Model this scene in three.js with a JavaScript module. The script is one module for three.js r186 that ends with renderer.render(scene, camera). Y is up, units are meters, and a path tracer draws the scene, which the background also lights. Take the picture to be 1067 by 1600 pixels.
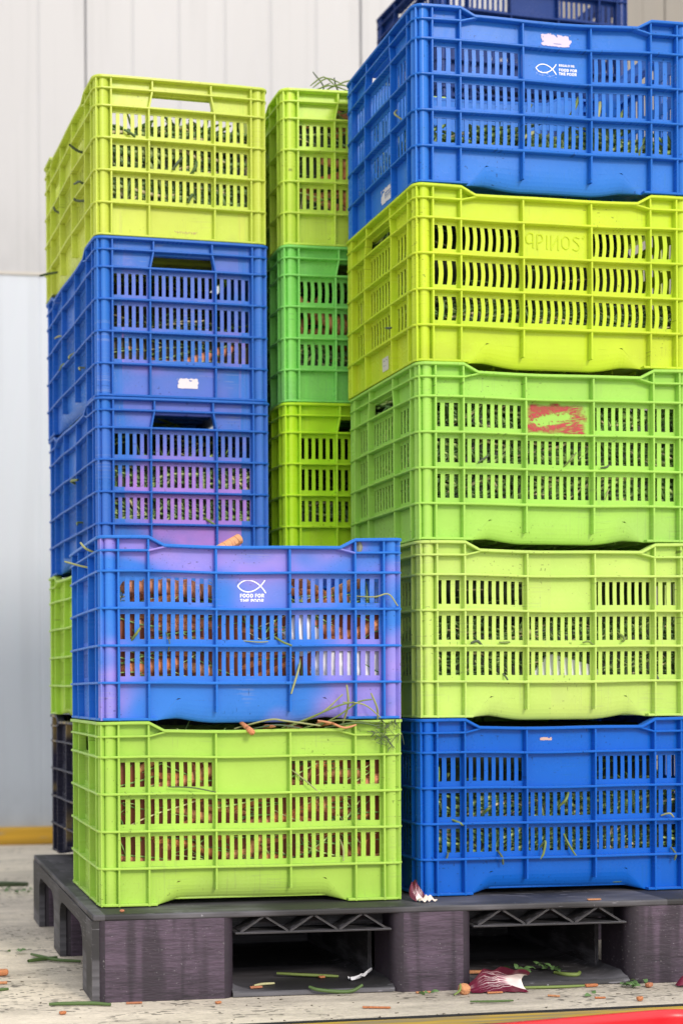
import * as THREE from 'three';
import { mergeGeometries } from 'three/addons/utils/BufferGeometryUtils.js';
import { RoundedBoxGeometry } from 'three/addons/geometries/RoundedBoxGeometry.js';

// ---------- camera, sky, sun, exposure ----------
const scene = new THREE.Scene();
const camera = new THREE.PerspectiveCamera(39.01, 1067 / 1600, 0.05, 400);
camera.position.set(-0.4091, 0.4049, 2.6836);
camera.rotation.order = 'YXZ';
camera.rotation.set(-0.0047, -0.1414, -0.0056);
camera.setViewOffset(1067, 1600, 403.3, -293.7, 1067, 1600);   // a shift lens: verticals stay parallel
camera.focus = 2.72;
camera.userData.fStop = 3.5;

const SUN = new THREE.Vector3(0.3, 0.62, 0.95).normalize();
{ // overcast sky: brighter towards the zenith and, softly, towards the veiled sun
  const W = 256, H = 128, d = new Float32Array(W * H * 4);
  for (let r = 0; r < H; r++) {
    const up = ((r + 0.5) / H - 0.5) * Math.PI, y = Math.sin(up);
    for (let c = 0; c < W; c++) {
      const a = ((c + 0.5) / W - 0.5) * 2 * Math.PI, x = Math.cos(a) * Math.cos(up), z = Math.sin(a) * Math.cos(up);
      const k = Math.max(0, x * SUN.x + y * SUN.y + z * SUN.z), s = y > 0 ? 0.86 + 0.24 * y + 0.55 * Math.pow(k, 5) : 0.3;
      const i = (r * W + c) * 4;
      d[i] = s * 0.985; d[i + 1] = s; d[i + 2] = s * 1.045; d[i + 3] = 1;
    }
  }
  const sky = new THREE.DataTexture(d, W, H, THREE.RGBAFormat, THREE.FloatType);
  sky.mapping = THREE.EquirectangularReflectionMapping; sky.magFilter = THREE.LinearFilter; sky.needsUpdate = true;
  scene.background = sky; scene.environment = sky;
}
const sun = new THREE.DirectionalLight(0xfff3e4, 1.5);
sun.position.copy(SUN).multiplyScalar(12); sun.target.position.set(0.5, 0.6, 0);
sun.castShadow = true; sun.shadow.radius = 22; sun.shadow.mapSize.set(2048, 2048);
Object.assign(sun.shadow.camera, { left: -4, right: 4, top: 4, bottom: -4, near: 1, far: 30 });
scene.add(sun, sun.target);

const renderer = new THREE.WebGLRenderer({ antialias: true });
renderer.toneMapping = THREE.LinearToneMapping;
renderer.toneMappingExposure = 1.3;
renderer.shadowMap.enabled = true;

// ---------- helpers ----------
let seed = 7;
const reseed = (s) => { seed = s | 0; };
const rnd = () => { seed = (seed + 0x6d2b79f5) | 0; let t = Math.imul(seed ^ (seed >>> 15), 1 | seed); t = (t + Math.imul(t ^ (t >>> 7), 61 | t)) ^ t; return ((t ^ (t >>> 14)) >>> 0) / 4294967296; };
const rr = (a, b) => a + (b - a) * rnd();
const lerp = (a, b, t) => a + (b - a) * t, clamp = (x, a = 0, b = 1) => Math.min(b, Math.max(a, x));
const sm = (a, b, x) => { const t = clamp((x - a) / (b - a)); return t * t * (3 - 2 * t); };
const h2 = (x, y, s) => { let n = Math.imul(x | 0, 374761393) + Math.imul(y | 0, 668265263) + Math.imul(s | 0, 1442695041); n = Math.imul(n ^ (n >>> 13), 1274126177); return ((n ^ (n >>> 16)) >>> 0) / 4294967296; };
function vn(x, y, s) {
  const ix = Math.floor(x), iy = Math.floor(y), fx = x - ix, fy = y - iy, u = fx * fx * (3 - 2 * fx), v = fy * fy * (3 - 2 * fy);
  return lerp(lerp(h2(ix, iy, s), h2(ix + 1, iy, s), u), lerp(h2(ix, iy + 1, s), h2(ix + 1, iy + 1, s), u), v);
}
const fbm = (x, y, s, o = 4) => { let a = 0.5, t = 0, n = 0; for (let i = 0; i < o; i++) { t += a * vn(x, y, s + i * 17); n += a; a *= 0.5; x *= 2.03; y *= 2.03; } return t / n; };
const S = (hex) => new THREE.Color(hex);
const toS = (x) => (x <= 0.0031308 ? 12.92 * x : 1.055 * Math.pow(x, 1 / 2.4) - 0.055);
function dataTex(w, h, f, srgb = true, repeat = true) {
  const d = new Uint8Array(w * h * 4);
  for (let y = 0; y < h; y++) for (let x = 0; x < w; x++) { const c = f(x / w, y / h), i = (y * w + x) * 4; for (let k = 0; k < 3; k++) d[i + k] = Math.round(255 * clamp(srgb ? toS(clamp(c[k])) : c[k])); d[i + 3] = 255; }
  const t = new THREE.DataTexture(d, w, h, THREE.RGBAFormat);
  if (srgb) t.colorSpace = THREE.SRGBColorSpace;
  t.magFilter = THREE.LinearFilter; t.minFilter = THREE.LinearFilter; t.wrapS = t.wrapT = repeat ? THREE.RepeatWrapping : THREE.ClampToEdgeWrapping; t.needsUpdate = true;
  return t;
}
const shift = (t, x, y = 0) => { const c = t.clone(); c.offset.set(x, y); c.needsUpdate = true; return c; };
const used = {};
const numbered = (n) => { if (used[n] === undefined) { used[n] = 0; return n; } used[n]++; return n + '_' + String(used[n]).padStart(3, '0'); };
function mesh(name, geo, mat, parent) { const m = new THREE.Mesh(geo, mat); m.castShadow = m.receiveShadow = true; m.name = parent && parent !== scene ? name : numbered(name); (parent || scene).add(m); return m; }
function thing(name, label, category, group) { const g = new THREE.Group(); g.name = numbered(name); scene.add(g); tag(g, label, category, group); return g; }
function tag(o, label, category, group, kind) { if (label) o.userData.label = label; if (category) o.userData.category = category; if (group) o.userData.group = group; if (kind) o.userData.kind = kind; return o; }

// ---------- ground ----------
const GY = -0.162;
{
  const map = dataTex(2048, 2048, (u, v) => {           // 2.4 m square: worn cream screed, brushed along x
    const x = u * 2.4, z = v * 2.4;
    const streak = fbm(x * 5, z * 38, 3, 4), broad = fbm(x * 2.2, z * 4, 11, 3), fine = fbm(x * 90, z * 240, 23, 2), grit = vn(x * 420, z * 420, 31);
    let k = 0.56 + 0.26 * (broad - 0.5) + 0.26 * (streak - 0.5) + 0.16 * (fine - 0.5) + 0.09 * (grit - 0.5);
    const pit = sm(0.69, 0.78, vn(x * 95, z * 210, 41)) * sm(0.42, 0.62, fbm(x * 7, z * 12, 47, 2)), dirt = sm(0.52, 0.72, fbm(x * 3.1, z * 9, 53, 4));
    k *= 1 - 0.66 * pit; k *= 1 - 0.22 * dirt;
    return [k * 1.02, k * 0.9, k * (0.755 - 0.05 * broad)];
  });
  map.wrapS = map.wrapT = THREE.MirroredRepeatWrapping;
  const bump = dataTex(1024, 1024, (u, v) => { const x = u * 2.4, z = v * 2.4, b = 0.5 * fbm(x * 60, z * 200, 5, 3) + 0.5 * vn(x * 300, z * 400, 6); return [b, b, b]; }, false);
  bump.wrapS = bump.wrapT = THREE.MirroredRepeatWrapping;
  const g = new THREE.PlaneGeometry(160, 160); g.rotateX(-Math.PI / 2);
  const uv = g.attributes.uv, p = g.attributes.position; for (let i = 0; i < uv.count; i++) uv.setXY(i, p.getX(i) / 2.4 + 0.23, p.getZ(i) / 2.4 + 0.41);
  const m = mesh('ground', g, new THREE.MeshStandardMaterial({ map, bumpMap: bump, bumpScale: 0.002, roughness: 0.86 })); m.position.y = GY; tag(m, null, null, null, 'structure');
  // edge joint and the yellow painted strip along the dock edge in front
  const joint = mesh('floor_joint', new THREE.BoxGeometry(8, 0.008, 0.014), new THREE.MeshStandardMaterial({ color: 0x17161a, roughness: 0.8 })); joint.position.set(0.673, GY + 0.001, 0.2905); joint.rotation.y = 0.028; tag(joint, null, null, null, 'structure');
  const ymap = dataTex(1024, 128, (u, v) => { const w = sm(0.5, 0.66, fbm(u * 60, v * 6, 71, 4)), k = 0.75 + 0.5 * (fbm(u * 20, v * 8, 75, 3) - 0.5); return [lerp(0.62 * k, 0.2, w * 0.75), lerp(0.4 * k, 0.17, w * 0.75), lerp(0.05 * k, 0.12, w * 0.75)]; });
  const yg = new THREE.PlaneGeometry(8, 0.06); yg.rotateX(-Math.PI / 2);
  const ys = mesh('floor_marking', yg, new THREE.MeshStandardMaterial({ map: ymap, roughness: 0.7 })); ys.position.set(0.674, GY + 0.004, 0.3285); ys.rotation.y = 0.028; tag(ys, null, null, null, 'structure');
}

// ---------- wall ----------
{
  const Z = -2.74, wall = thing('wall', 'white ribbed metal panel wall with yellow base rail behind the crates', 'wall');
  const dirt = (sd, r, g, b) => dataTex(512, 1024, (u, v) => { const k = 0.95 + 0.07 * (fbm(u * 5, v * 3, sd, 4) - 0.5) - 0.05 * sm(0.55, 0.8, fbm(u * 26, v * 2.2, sd + 9, 3)) - 0.16 * sm(0.12, 0, v) * fbm(u * 20, v * 30, sd + 4, 3); return [r * k, g * k, b * k]; });
  const upper = new THREE.MeshStandardMaterial({ map: dirt(201, 0.462, 0.462, 0.474), roughness: 0.45 });
  const lower = new THREE.MeshStandardMaterial({ map: dirt(231, 0.53, 0.57, 0.63), roughness: 0.42 });
  // one panel: a sheet with shallow trapezoid ribs, 1.08 m wide
  function panelGeo(w, h) {
    const pr = []; const n = 6, p = w / n;
    pr.push([0, -0.012], [0.004, -0.001]);
    for (let i = 0; i < n; i++) { const x = i * p; if (i) pr.push([x - 0.006, 0], [x - 0.002, -0.0014], [x + 0.002, -0.0014], [x + 0.006, 0]); else pr.push([0.007, 0]); }
    pr.push([w - 0.007, 0], [w - 0.004, -0.001], [w, -0.012]);
    const P = [], U = [], I = [];
    for (let i = 0; i < pr.length - 1; i++) { const b = P.length / 3; for (const [q, y] of [[pr[i], 0], [pr[i + 1], 0], [pr[i + 1], h], [pr[i], h]]) { P.push(q[0], y, q[1]); U.push(q[0] / w, y / h); } I.push(b, b + 1, b + 2, b, b + 2, b + 3); }
    const g = new THREE.BufferGeometry(); g.setAttribute('position', new THREE.Float32BufferAttribute(P, 3)); g.setAttribute('uv', new THREE.Float32BufferAttribute(U, 2)); g.setIndex(I); g.computeVertexNormals(); return g;
  }
  const y0 = GY + 0.062, seam = 1.985, gl = panelGeo(1.08, seam - y0 - 0.006), gu = panelGeo(1.08, 2.9);
  const back = mesh('wall_core', new THREE.BoxGeometry(15.12, 5.1, 0.1), new THREE.MeshStandardMaterial({ color: 0x5b5a58, roughness: 0.9 }), wall); back.position.set(0.36 - 1.08 * 7 + 7.56, GY + 2.55, Z - 0.064);
  for (let i = -7; i < 7; i++) {
    const x = 0.385 + 1.08 * i;
    const a = mesh('wall_panel', gl, lower, wall); a.position.set(x, y0, Z);
    const b = mesh('wall_panel', gu, upper, wall); b.position.set(x, seam, Z + 0.002);
  }
  const st = mesh('joint_strip', new THREE.BoxGeometry(15.12, 0.012, 0.006), new THREE.MeshStandardMaterial({ color: 0xb9b4ac, roughness: 0.6 }), wall); st.position.set(0.385, seam, Z + 0.002);
  const ky = dataTex(1024, 64, (u, v) => { const w = sm(0.56, 0.64, fbm(u * 90, v * 3.2 + 4, 301, 3)) * sm(0.1, 0.3, v) * sm(0.95, 0.5, v), k = 0.8 + 0.4 * (fbm(u * 40, v * 3, 305, 3) - 0.5) - 0.25 * sm(0.45, 0.1, v); return [lerp(0.78 * k, 0.33, w), lerp(0.43 * k, 0.3, w), lerp(0.03 * k, 0.27, w)]; });
  const kerb = mesh('base_rail', new RoundedBoxGeometry(15.12, 0.066, 0.05, 2, 0.008), new THREE.MeshStandardMaterial({ map: ky, roughness: 0.6 }), wall); kerb.position.set(0.385, GY + 0.032, Z + 0.012);
  // greyish panels set in front of the wall, to the right behind the rear stack
  const panelling = thing('grey_panelling', 'grey beige panels behind the top right blue crate', 'panelling');
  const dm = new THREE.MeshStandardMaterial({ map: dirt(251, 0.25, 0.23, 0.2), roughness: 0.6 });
  for (let i = 0; i < 4; i++) { const a = mesh('grey_panel', gu, dm, panelling); a.scale.set(0.52, 1.2, 1); a.position.set(2.1 + i * 0.5616, GY + 0.02, Z + 0.12); }
  const df = mesh('grey_panel_core', new THREE.BoxGeometry(2.246, 3.5, 0.06), new THREE.MeshStandardMaterial({ color: 0x8d877b, roughness: 0.7 }), panelling); df.position.set(2.1 + 1.123, GY + 0.02 + 1.75, Z + 0.075);
}

// ---------- crate geometry ----------
const L = 0.6, W = 0.4, H = 0.35, R = 0.02, PITCH = 0.351;
const Y2 = 0.322, Y3 = 0.2835, Y4 = 0.2135, Y5 = 0.1428, Y6 = 0.0725, NOTCH = 0.335, SK = -0.0145, SI = -0.0172;   // SK, SI: outer and inner face of the wall behind the ribs
function box(u0, u1, y0, y1, w0, w1, o = {}) {          // panel coordinates: u along, y up, w outward; y1 may slope
  const nu = o.nu || Math.max(1, Math.ceil((u1 - u0) / 0.03)), ny = o.ny || 1, g = new THREE.BoxGeometry(u1 - u0, 1, w1 - w0, nu, ny, 1), p = g.attributes.position;
  for (let i = 0; i < p.count; i++) {
    let u = p.getX(i) + (u0 + u1) / 2; const t = p.getY(i) + 0.5, k = (u - u0) / (u1 - u0), w = p.getZ(i) + (w0 + w1) / 2;
    const b = lerp(y0, o.y0b ?? y0, k), c = lerp(y1, o.y1b ?? y1, k);
    if (o.bend) u += o.bend * Math.sin(Math.PI * t);
    p.setXYZ(i, u, lerp(b, c, t), w);
  }
  return g;
}
function raw(P, I) { const g = new THREE.BufferGeometry(); g.setAttribute('position', new THREE.Float32BufferAttribute(P, 3)); g.setAttribute('uv', new THREE.Float32BufferAttribute(new Float32Array(P.length / 3 * 2), 2)); g.setIndex(I); g.computeVertexNormals(); return g; }
// sweep of a profile [[w, dy], ...] along path points {x, z, nx, nz, y}; every profile edge has vertices of its own (crisp edges)
function sweep(path, prof, closedPath, closedProf, caps) {
  const P = [], I = [], n = path.length, m = prof.length;
  for (let e = 0; e < (closedProf ? m : m - 1); e++) {
    const a = prof[e], b = prof[(e + 1) % m], base = P.length / 3;
    for (const q of path) for (const [w, dy] of [a, b]) P.push(q.x + q.nx * w, q.y + dy, q.z + q.nz * w);
    for (let i = 0; i < (closedPath ? n : n - 1); i++) { const j = (i + 1) % n, A = base + i * 2, B = base + j * 2; I.push(A, B, A + 1, B, B + 1, A + 1); }
  }
  if (caps && !closedPath) for (const [q, f] of [[path[0], 0], [path[n - 1], 1]]) { const base = P.length / 3; for (const [w, dy] of prof) P.push(q.x + q.nx * w, q.y + dy, q.z + q.nz * w); for (let i = 1; i < m - 1; i++) f ? I.push(base, base + i, base + i + 1) : I.push(base, base + i + 1, base + i); }
  return raw(P, I);
}
// the perimeter, from the middle of the front long side, to the right, round
function perimeter(seg = 20) {
  const out = [], corner = (cx, cz, a0) => { for (let i = 0; i <= 8; i++) { const a = a0 + (i / 8) * Math.PI / 2; out.push({ x: cx + R * Math.sin(a), z: cz + R * Math.cos(a), nx: Math.sin(a), nz: Math.cos(a), y: 0 }); } };
  const straight = (x0, z0, x1, z1, nx, nz, n) => { for (let i = 1; i < n; i++) out.push({ x: lerp(x0, x1, i / n), z: lerp(z0, z1, i / n), nx, nz, y: 0 }); };
  const a = L / 2 - R, b = W / 2 - R;
  corner(a, b, 0); straight(a + R, b, a + R, -b, 1, 0, 14); corner(a, -b, Math.PI / 2); straight(a, -b - R, -a, -b - R, 0, -1, seg);
  corner(-a, -b, Math.PI); straight(-a - R, -b, -a - R, b, -1, 0, 14); corner(-a, b, Math.PI * 1.5); straight(-a, b + R, a, b + R, 0, 1, seg);
  return out;
}
const PER = perimeter();
const ribProf = (t, w1 = 0, w0 = SK - 0.002, c = 0.0011) => [[w0, -t / 2], [w1 - c, -t / 2], [w1, -t / 2 + c], [w1, t / 2 - c], [w1 - c, t / 2], [w0, t / 2]];
function ring(y, t, w1, w0) { return sweep(PER.map((q) => ({ ...q, y })), ribProf(t, w1, w0), true, true); }
function rimPath() {
  const ks = [-0.26, -0.235, -0.2025, -0.1725, -0.14, -0.1, -0.05, 0, 0.05, 0.1, 0.14, 0.1725, 0.2025, 0.235, 0.26], out = [];
  const yT = (u) => lerp(NOTCH, H, sm(0, 1, 0) + clamp((Math.abs(u) - 0.1725) / 0.03));
  for (const q of PER) { const straightLong = Math.abs(q.nz) > 0.999 && Math.abs(q.x) < 0.2599; if (!straightLong) out.push({ ...q, y: H }); else out.push(null); }
  const res = []; let gap = false;
  for (const q of out) { if (q) { res.push(q); gap = false; } else if (!gap) { gap = true; const s = res.length && res[res.length - 1].z < 0 ? -1 : 1; const list = s < 0 ? ks.slice().reverse() : ks; for (const u of list.slice(1, -1)) res.push({ x: u, z: s * W / 2, nx: 0, nz: s, y: yT(u) }); } }
  return res.map((q) => ({ ...q, y: q.y - 0.003 }));
}
function partRing(y, t, xe, w1, w0) {                    // pieces that run round each end and stop xe along the long sides
  return [1, -1].map((s) => {
    const pts = PER.filter((q) => s * q.x > 0.2599 - 1e-6).map((q) => ({ ...q, y }));
    const key = (q) => Math.atan2(-q.z, s * (q.x - s * 0.15)); pts.sort((a, b) => key(a) - key(b));
    const first = { x: s * xe, z: W / 2, nx: 0, nz: 1, y }, last = { x: s * xe, z: -W / 2, nx: 0, nz: -1, y };
    const list = [first, ...pts, last]; if (s < 0) list.reverse();
    return sweep(list, ribProf(t, w1, w0), false, true, true);
  });
}
function barV(u, y0, y1, o = {}) {                       // an upright rib: chamfered, may lean (du) or fade into the wall at its foot
  const t = o.t || 0.004, w1 = o.w1 ?? -0.0012, w0 = SK - 0.002, c = 0.001, n = o.n || 6, prof = [[-t / 2, w0], [-t / 2, w1 - c], [-t / 2 + c, w1], [t / 2 - c, w1], [t / 2, w1 - c], [t / 2, w0]], P = [], I = [];
  for (let e = 0; e < prof.length - 1; e++) {
    const base = P.length / 3;
    for (let i = 0; i <= n; i++) { const k = i / n, y = lerp(y0, y1, k), f = o.fade ? sm(0, 0.5, k) : 1; for (const [du, w] of [prof[e], prof[e + 1]]) P.push(u + du * (0.35 + 0.65 * f) + (o.du || 0) * k, y, lerp(Math.min(w, SK - 0.0006), w, f)); }
    for (let i = 0; i < n; i++) { const A = base + i * 2; I.push(A, A + 1, A + 2, A + 1, A + 3, A + 2); }
  }
  return raw(P, I);
}
function slotted(u0, u1, y0, y1, n, bend) {
  const g = [], m = 0.005, a = u0 + m, b = u1 - m, pitch = (b - a + (b - a) / n * 0.52) / n, sw = pitch * 0.5, yb = y0 + 0.0125, yt = y1 - 0.0105, O = { ny: 5, bend, nu: 1 };
  g.push(box(u0, u1, y0, yb, SI, SK), box(u0, u1, yt, y1, SI, SK), box(u0, a, yb, yt, SI, SK, O));
  let last = a;
  for (let i = 0; i < n; i++) { const s0 = a + i * pitch, s1 = s0 + sw; if (i < n - 1) g.push(box(s1, s0 + pitch, yb, yt, SI + 0.0004, SK - 0.0005, O)); last = s1; }
  g.push(box(last, u1, yb, yt, SI, SK, O));
  return mergeGeometries(g);
}
const TURN = { front: [0, W / 2], back: [Math.PI, W / 2], left: [-Math.PI / 2, L / 2], right: [Math.PI / 2, L / 2] };
const place = (g, side) => g.translate(0, 0, TURN[side][1]).rotateY(TURN[side][0]);
const VAR = [
  { bulge: 0.002, sag: 0.002, bend: 0.0003, endBulge: 0.001, ph: 0, bot: 0, roll: 0.019 },
  { bulge: 0.006, sag: 0.004, bend: 0.0024, endBulge: 0.003, ph: 1.3, bot: 0.019, roll: 0.011 },
  { bulge: 0.005, sag: 0.007, bend: 0.0006, endBulge: 0.002, ph: 2.4, bot: 0.018, roll: 0.014 },
  { bulge: 0.004, sag: 0.003, bend: -0.0004, endBulge: 0.002, ph: 3.3, bot: 0.017, roll: 0.013 },
];
function warp(g, v, keepUv) {
  const p = g.attributes.position, uv = g.attributes.uv, N = g.attributes.normal;
  for (let i = 0; i < p.count; i++) {
    let x = p.getX(i), y = p.getY(i), z = p.getZ(i);
    if (!keepUv) uv.setXY(i, Math.abs(z) / W > Math.abs(x) / L - 0.08 ? (z > 0 ? 0.02 : 0.52) + (x + 0.3) * 0.46 : (x > 0 ? 0.31 : 0.81) + (z + 0.2) * 0.46, y / 0.36);
    const tz = Math.max(0, Math.cos(clamp(Math.abs(x) / 0.27, 0, 1) * Math.PI / 2)), tx = Math.max(0, Math.cos(clamp(Math.abs(z) / 0.17, 0, 1) * Math.PI / 2)), k = y / H;
    const bz = tz * v.bulge * (0.35 + 0.65 * Math.sin(Math.PI * clamp(k * 0.85 + 0.1))) + 0.0012 * Math.sin(x * 17 + v.ph) * tz, bx = tx * v.endBulge * Math.sin(Math.PI * clamp(k * 0.9 + 0.05));
    const fz = sm(0.12, 0.19, Math.abs(z)), fx = sm(0.2, 0.29, Math.abs(x));
    z += Math.sign(z) * bz * fz; x += Math.sign(x) * bx * fx;
    y -= v.sag * tz * tz * sm(0, 0.9, k) * fz * (p.getZ(i) > 0 ? 1 : 0.4) + v.bot * sm(0.195, 0.07, Math.abs(x)) * fz * sm(0.085, 0.01, y) + 0.0008 * Math.sin(x * 23 + v.ph * 2 + y * 9) * k * fz;
    p.setXYZ(i, x, y, z);
  }
  g.computeVertexNormals();
  return g;
}
const LU = [-0.26, -0.2025, -0.0725, 0.0725, 0.2025, 0.26], LN = [3, 8, 9, 8, 3];
const EU = [-0.16, -0.075, 0.075, 0.16], EN = [5, 9, 5];
const ROWS = [[Y4, Y3], [Y5, Y4], [Y6, Y5]];
function crateSet(v) {
  const list = [], add = (name, g, parent) => { list.push({ name, geo: warp(g, v), parent }); };
  add('rim', sweep(rimPath(), [[SI - 0.0005, -0.003], [0, -0.003], [0.0012, -0.0018], [0.0012, 0.0018], [0, 0.003], [SI, 0.003], [SI - 0.0005, 0.002]], true, true));
  for (const y of [Y3, Y4, Y5, Y6]) add('rib', ring(y, 0.0046));
  for (const g of partRing(Y2, 0.0042, 0.2025)) add('rib', g);
  for (const g of partRing(0.0035, 0.005, 0.187, -0.002, SI)) add('base_lip', g);
  // corner posts: a quarter-round skin with an upright rib at 45 degrees
  for (const [sx, sz, a0] of [[1, 1, 0], [1, -1, Math.PI / 2], [-1, -1, Math.PI], [-1, 1, Math.PI * 1.5]]) {
    // built for the corner between a front (normal +z) and a right side (normal +x), then turned into place
    const e0 = 0.04 - R, pts = [], n = 20, half = (Math.PI / 2) * R / 2 + e0;
    for (let i = 0; i <= n; i++) {
      const q = i / n * 2 * half - half, a = clamp(q / R, -Math.PI / 4, Math.PI / 4) + Math.PI / 4, over = Math.sign(q) * Math.max(0, Math.abs(q) - R * Math.PI / 4);
      const k = Math.abs(q) / half, w = SK + 0.0108 * Math.pow(Math.max(0, Math.sin(Math.PI * clamp((k - 0.04) / 0.88))), 0.6);
      pts.push([R * Math.sin(a) + (over < 0 ? over : 0), R * Math.cos(a) - (over > 0 ? over : 0), Math.sin(a), Math.cos(a), w]);
    }
    const P = [], I = []; for (const [x, z, nx, nz, w] of pts) for (const y of [0.001, H - 0.004]) P.push(x + nx * w, y, z + nz * w);
    for (let i = 0; i < n; i++) { const A = i * 2; I.push(A, A + 2, A + 1, A + 1, A + 2, A + 3); }
    const skin = raw(P, I), rib = barV(0, 0.001, H - 0.004, { t: 0.0034, w1: -0.0002, n: 8 }); rib.translate(0, 0, R).rotateY(Math.PI / 4);
    const g = mergeGeometries([skin, rib]).rotateY(a0).translate(sx * (L / 2 - R), 0, sz * (W / 2 - R));
    list.push({ name: 'corner_post', geo: warp(g, v) });
  }
  // floor of the crate: a plate on crossed bars
  const fl = [new RoundedBoxGeometry(L - 0.05, 0.005, W - 0.05, 1, 0.002)].map((g) => (g.index ? g.toNonIndexed() : g));
  fl[0].translate(0, 0.012, 0);
  for (let i = -5; i <= 5; i++) fl.push(new THREE.BoxGeometry(0.004, 0.007, W - 0.14).translate(i * 0.052, 0.0065, 0).toNonIndexed());
  add('floor_plate', mergeGeometries(fl.map((g) => { g.deleteAttribute('normal'); g.computeVertexNormals(); return g; })));
  for (const side of ['front', 'back']) {
    const B = []; const w0 = SI, w1 = SK;
    B.push(box(-0.26, -0.2025, Y3, H - 0.004, w0, w1), box(0.2025, 0.26, Y3, H - 0.004, w0, w1));
    B.push(box(-0.2025, -0.1725, Y3, H - 0.004, w0, w1, { y1b: NOTCH - 0.004 }), box(0.1725, 0.2025, Y3, NOTCH - 0.004, w0, w1, { y1b: H - 0.004 }));
    B.push(box(-0.1725, 0.1725, Y3, NOTCH - 0.004, w0, w1));
    const E = 0.185, F = 0.145, yl = 0.046, yb0 = 0.0015;
    const Z6 = []; Z6.push(box(-0.26, -E, yb0, Y6, w0, w1), box(E, 0.26, yb0, Y6, w0, w1), box(-E, -F, yb0, Y6, w0, w1, { y0b: yl }), box(F, E, yl, Y6, w0, w1, { y0b: yb0 }), box(-F, F, yl, Y6, w0, w1));
    // the rolled-in foot between the corners
    { const P = [], I = [], us = []; for (let i = 0; i <= 40; i++) us.push(-E + 2 * E * i / 40); const n = 7;
      us.forEach((u) => { const f = clamp((E - Math.abs(u)) / (E - F)), t0 = lerp(yb0, yl, f), t1 = lerp(yb0, 0.0095, f); for (let j = 0; j <= n; j++) { const a = j / n * Math.PI / 2; P.push(u, t0 + (t1 - t0) * Math.sin(a), w1 - v.roll * f * (1 - Math.cos(a))); } P.push(u, t1 + 0.001, w1 - v.roll * f - 0.012); });
      const m = n + 2; for (let i = 0; i < 40; i++) for (let j = 0; j < m - 1; j++) { const A = i * m + j; I.push(A, A + 1, A + m, A + 1, A + m + 1, A + m); }
      Z6.push(raw(P, I)); }
    // the little strut under the slope of the notch
    for (const s of [-1, 1]) { const path = [0, 0.5, 1].map((k) => ({ x: s * lerp(0.2025, 0.166, k), z: 0, nx: 0, nz: 1, y: lerp(Y2 - 0.0005, NOTCH - 0.004, k) })); if (s > 0) path.reverse(); B.push(sweep(path, ribProf(0.0038, -0.0004), false, true, true)); }
    add('long_side', place(mergeGeometries(B.map((g) => (g.index ? g.toNonIndexed() : g))), side));
    const key = 'long_' + side; list[list.length - 1].key = key;
    add('foot_panel', place(mergeGeometries(Z6.map((g) => (g.index ? g.toNonIndexed() : g))), side), key);
    for (const u of [-0.26, 0.26]) add('upright', place(barV(u, 0.001, H - 0.005, { n: 10 }), side), key);
    for (const u of [-0.2025, 0.2025]) add('upright', place(barV(u, 0.001, H - 0.005, { n: 10 }), side), key);
    for (const u of [-0.0725, 0.0725]) add('upright', place(barV(u, 0.03, NOTCH - 0.005, { n: 12, fade: 0 }), side), key);
    ROWS.forEach(([y0, y1], r) => LN.forEach((n, c) => { if (r === 0 && c === 2) add('plain_panel', place(box(LU[c], LU[c + 1], y0, y1, SI, SK), side), key); else add('slotted_panel', place(slotted(LU[c], LU[c + 1], y0, y1, n, v.bend), side), key); }));
  }
  for (const side of ['left', 'right']) {
    const w0 = SI, w1 = SK, B = [box(-0.16, 0.16, Y2, H - 0.004, w0, w1)];
    B.push(box(-0.16, -0.07, Y3, Y2, w0, w1), box(0.07, 0.16, Y3, Y2, w0, w1));
    B.push(box(-0.071, 0.071, Y2 - 0.006, Y2 + 0.001, -0.027, SK - 0.0005), box(-0.071, 0.071, Y3 - 0.001, Y3 + 0.004, -0.027, SK - 0.0005));
    add('end_side', place(mergeGeometries(B.map((g) => (g.index ? g.toNonIndexed() : g))), side)); const key = 'end_' + side; list[list.length - 1].key = key;
    add('foot_panel', place(box(-0.16, 0.16, 0.0015, Y6, w0, w1), side), key);
    for (const u of [-0.16, 0.16]) add('upright', place(barV(u, 0.001, H - 0.005, { n: 10 }), side), key);
    for (const s of [-1, 1]) { add('upright', place(barV(s * 0.075, 0.001, Y3, { n: 10 }), side), key); add('upright', place(mergeGeometries([barV(s * 0.075, Y3, Y2, { du: -s * 0.008 }), barV(s * 0.067, Y2, H - 0.005, { n: 2 })]), side), key); }
    ROWS.forEach(([y0, y1]) => EN.forEach((n, c) => add('slotted_panel', place(slotted(EU[c], EU[c + 1], y0, y1, n, v.bend * 0.6), side), key)));
  }
  return list;
}
const SETS = VAR.map(crateSet);
const WHOLE = mergeGeometries(SETS[0].map((p) => { const g = p.geo.index ? p.geo.toNonIndexed() : p.geo.clone(); return g; }));

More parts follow.
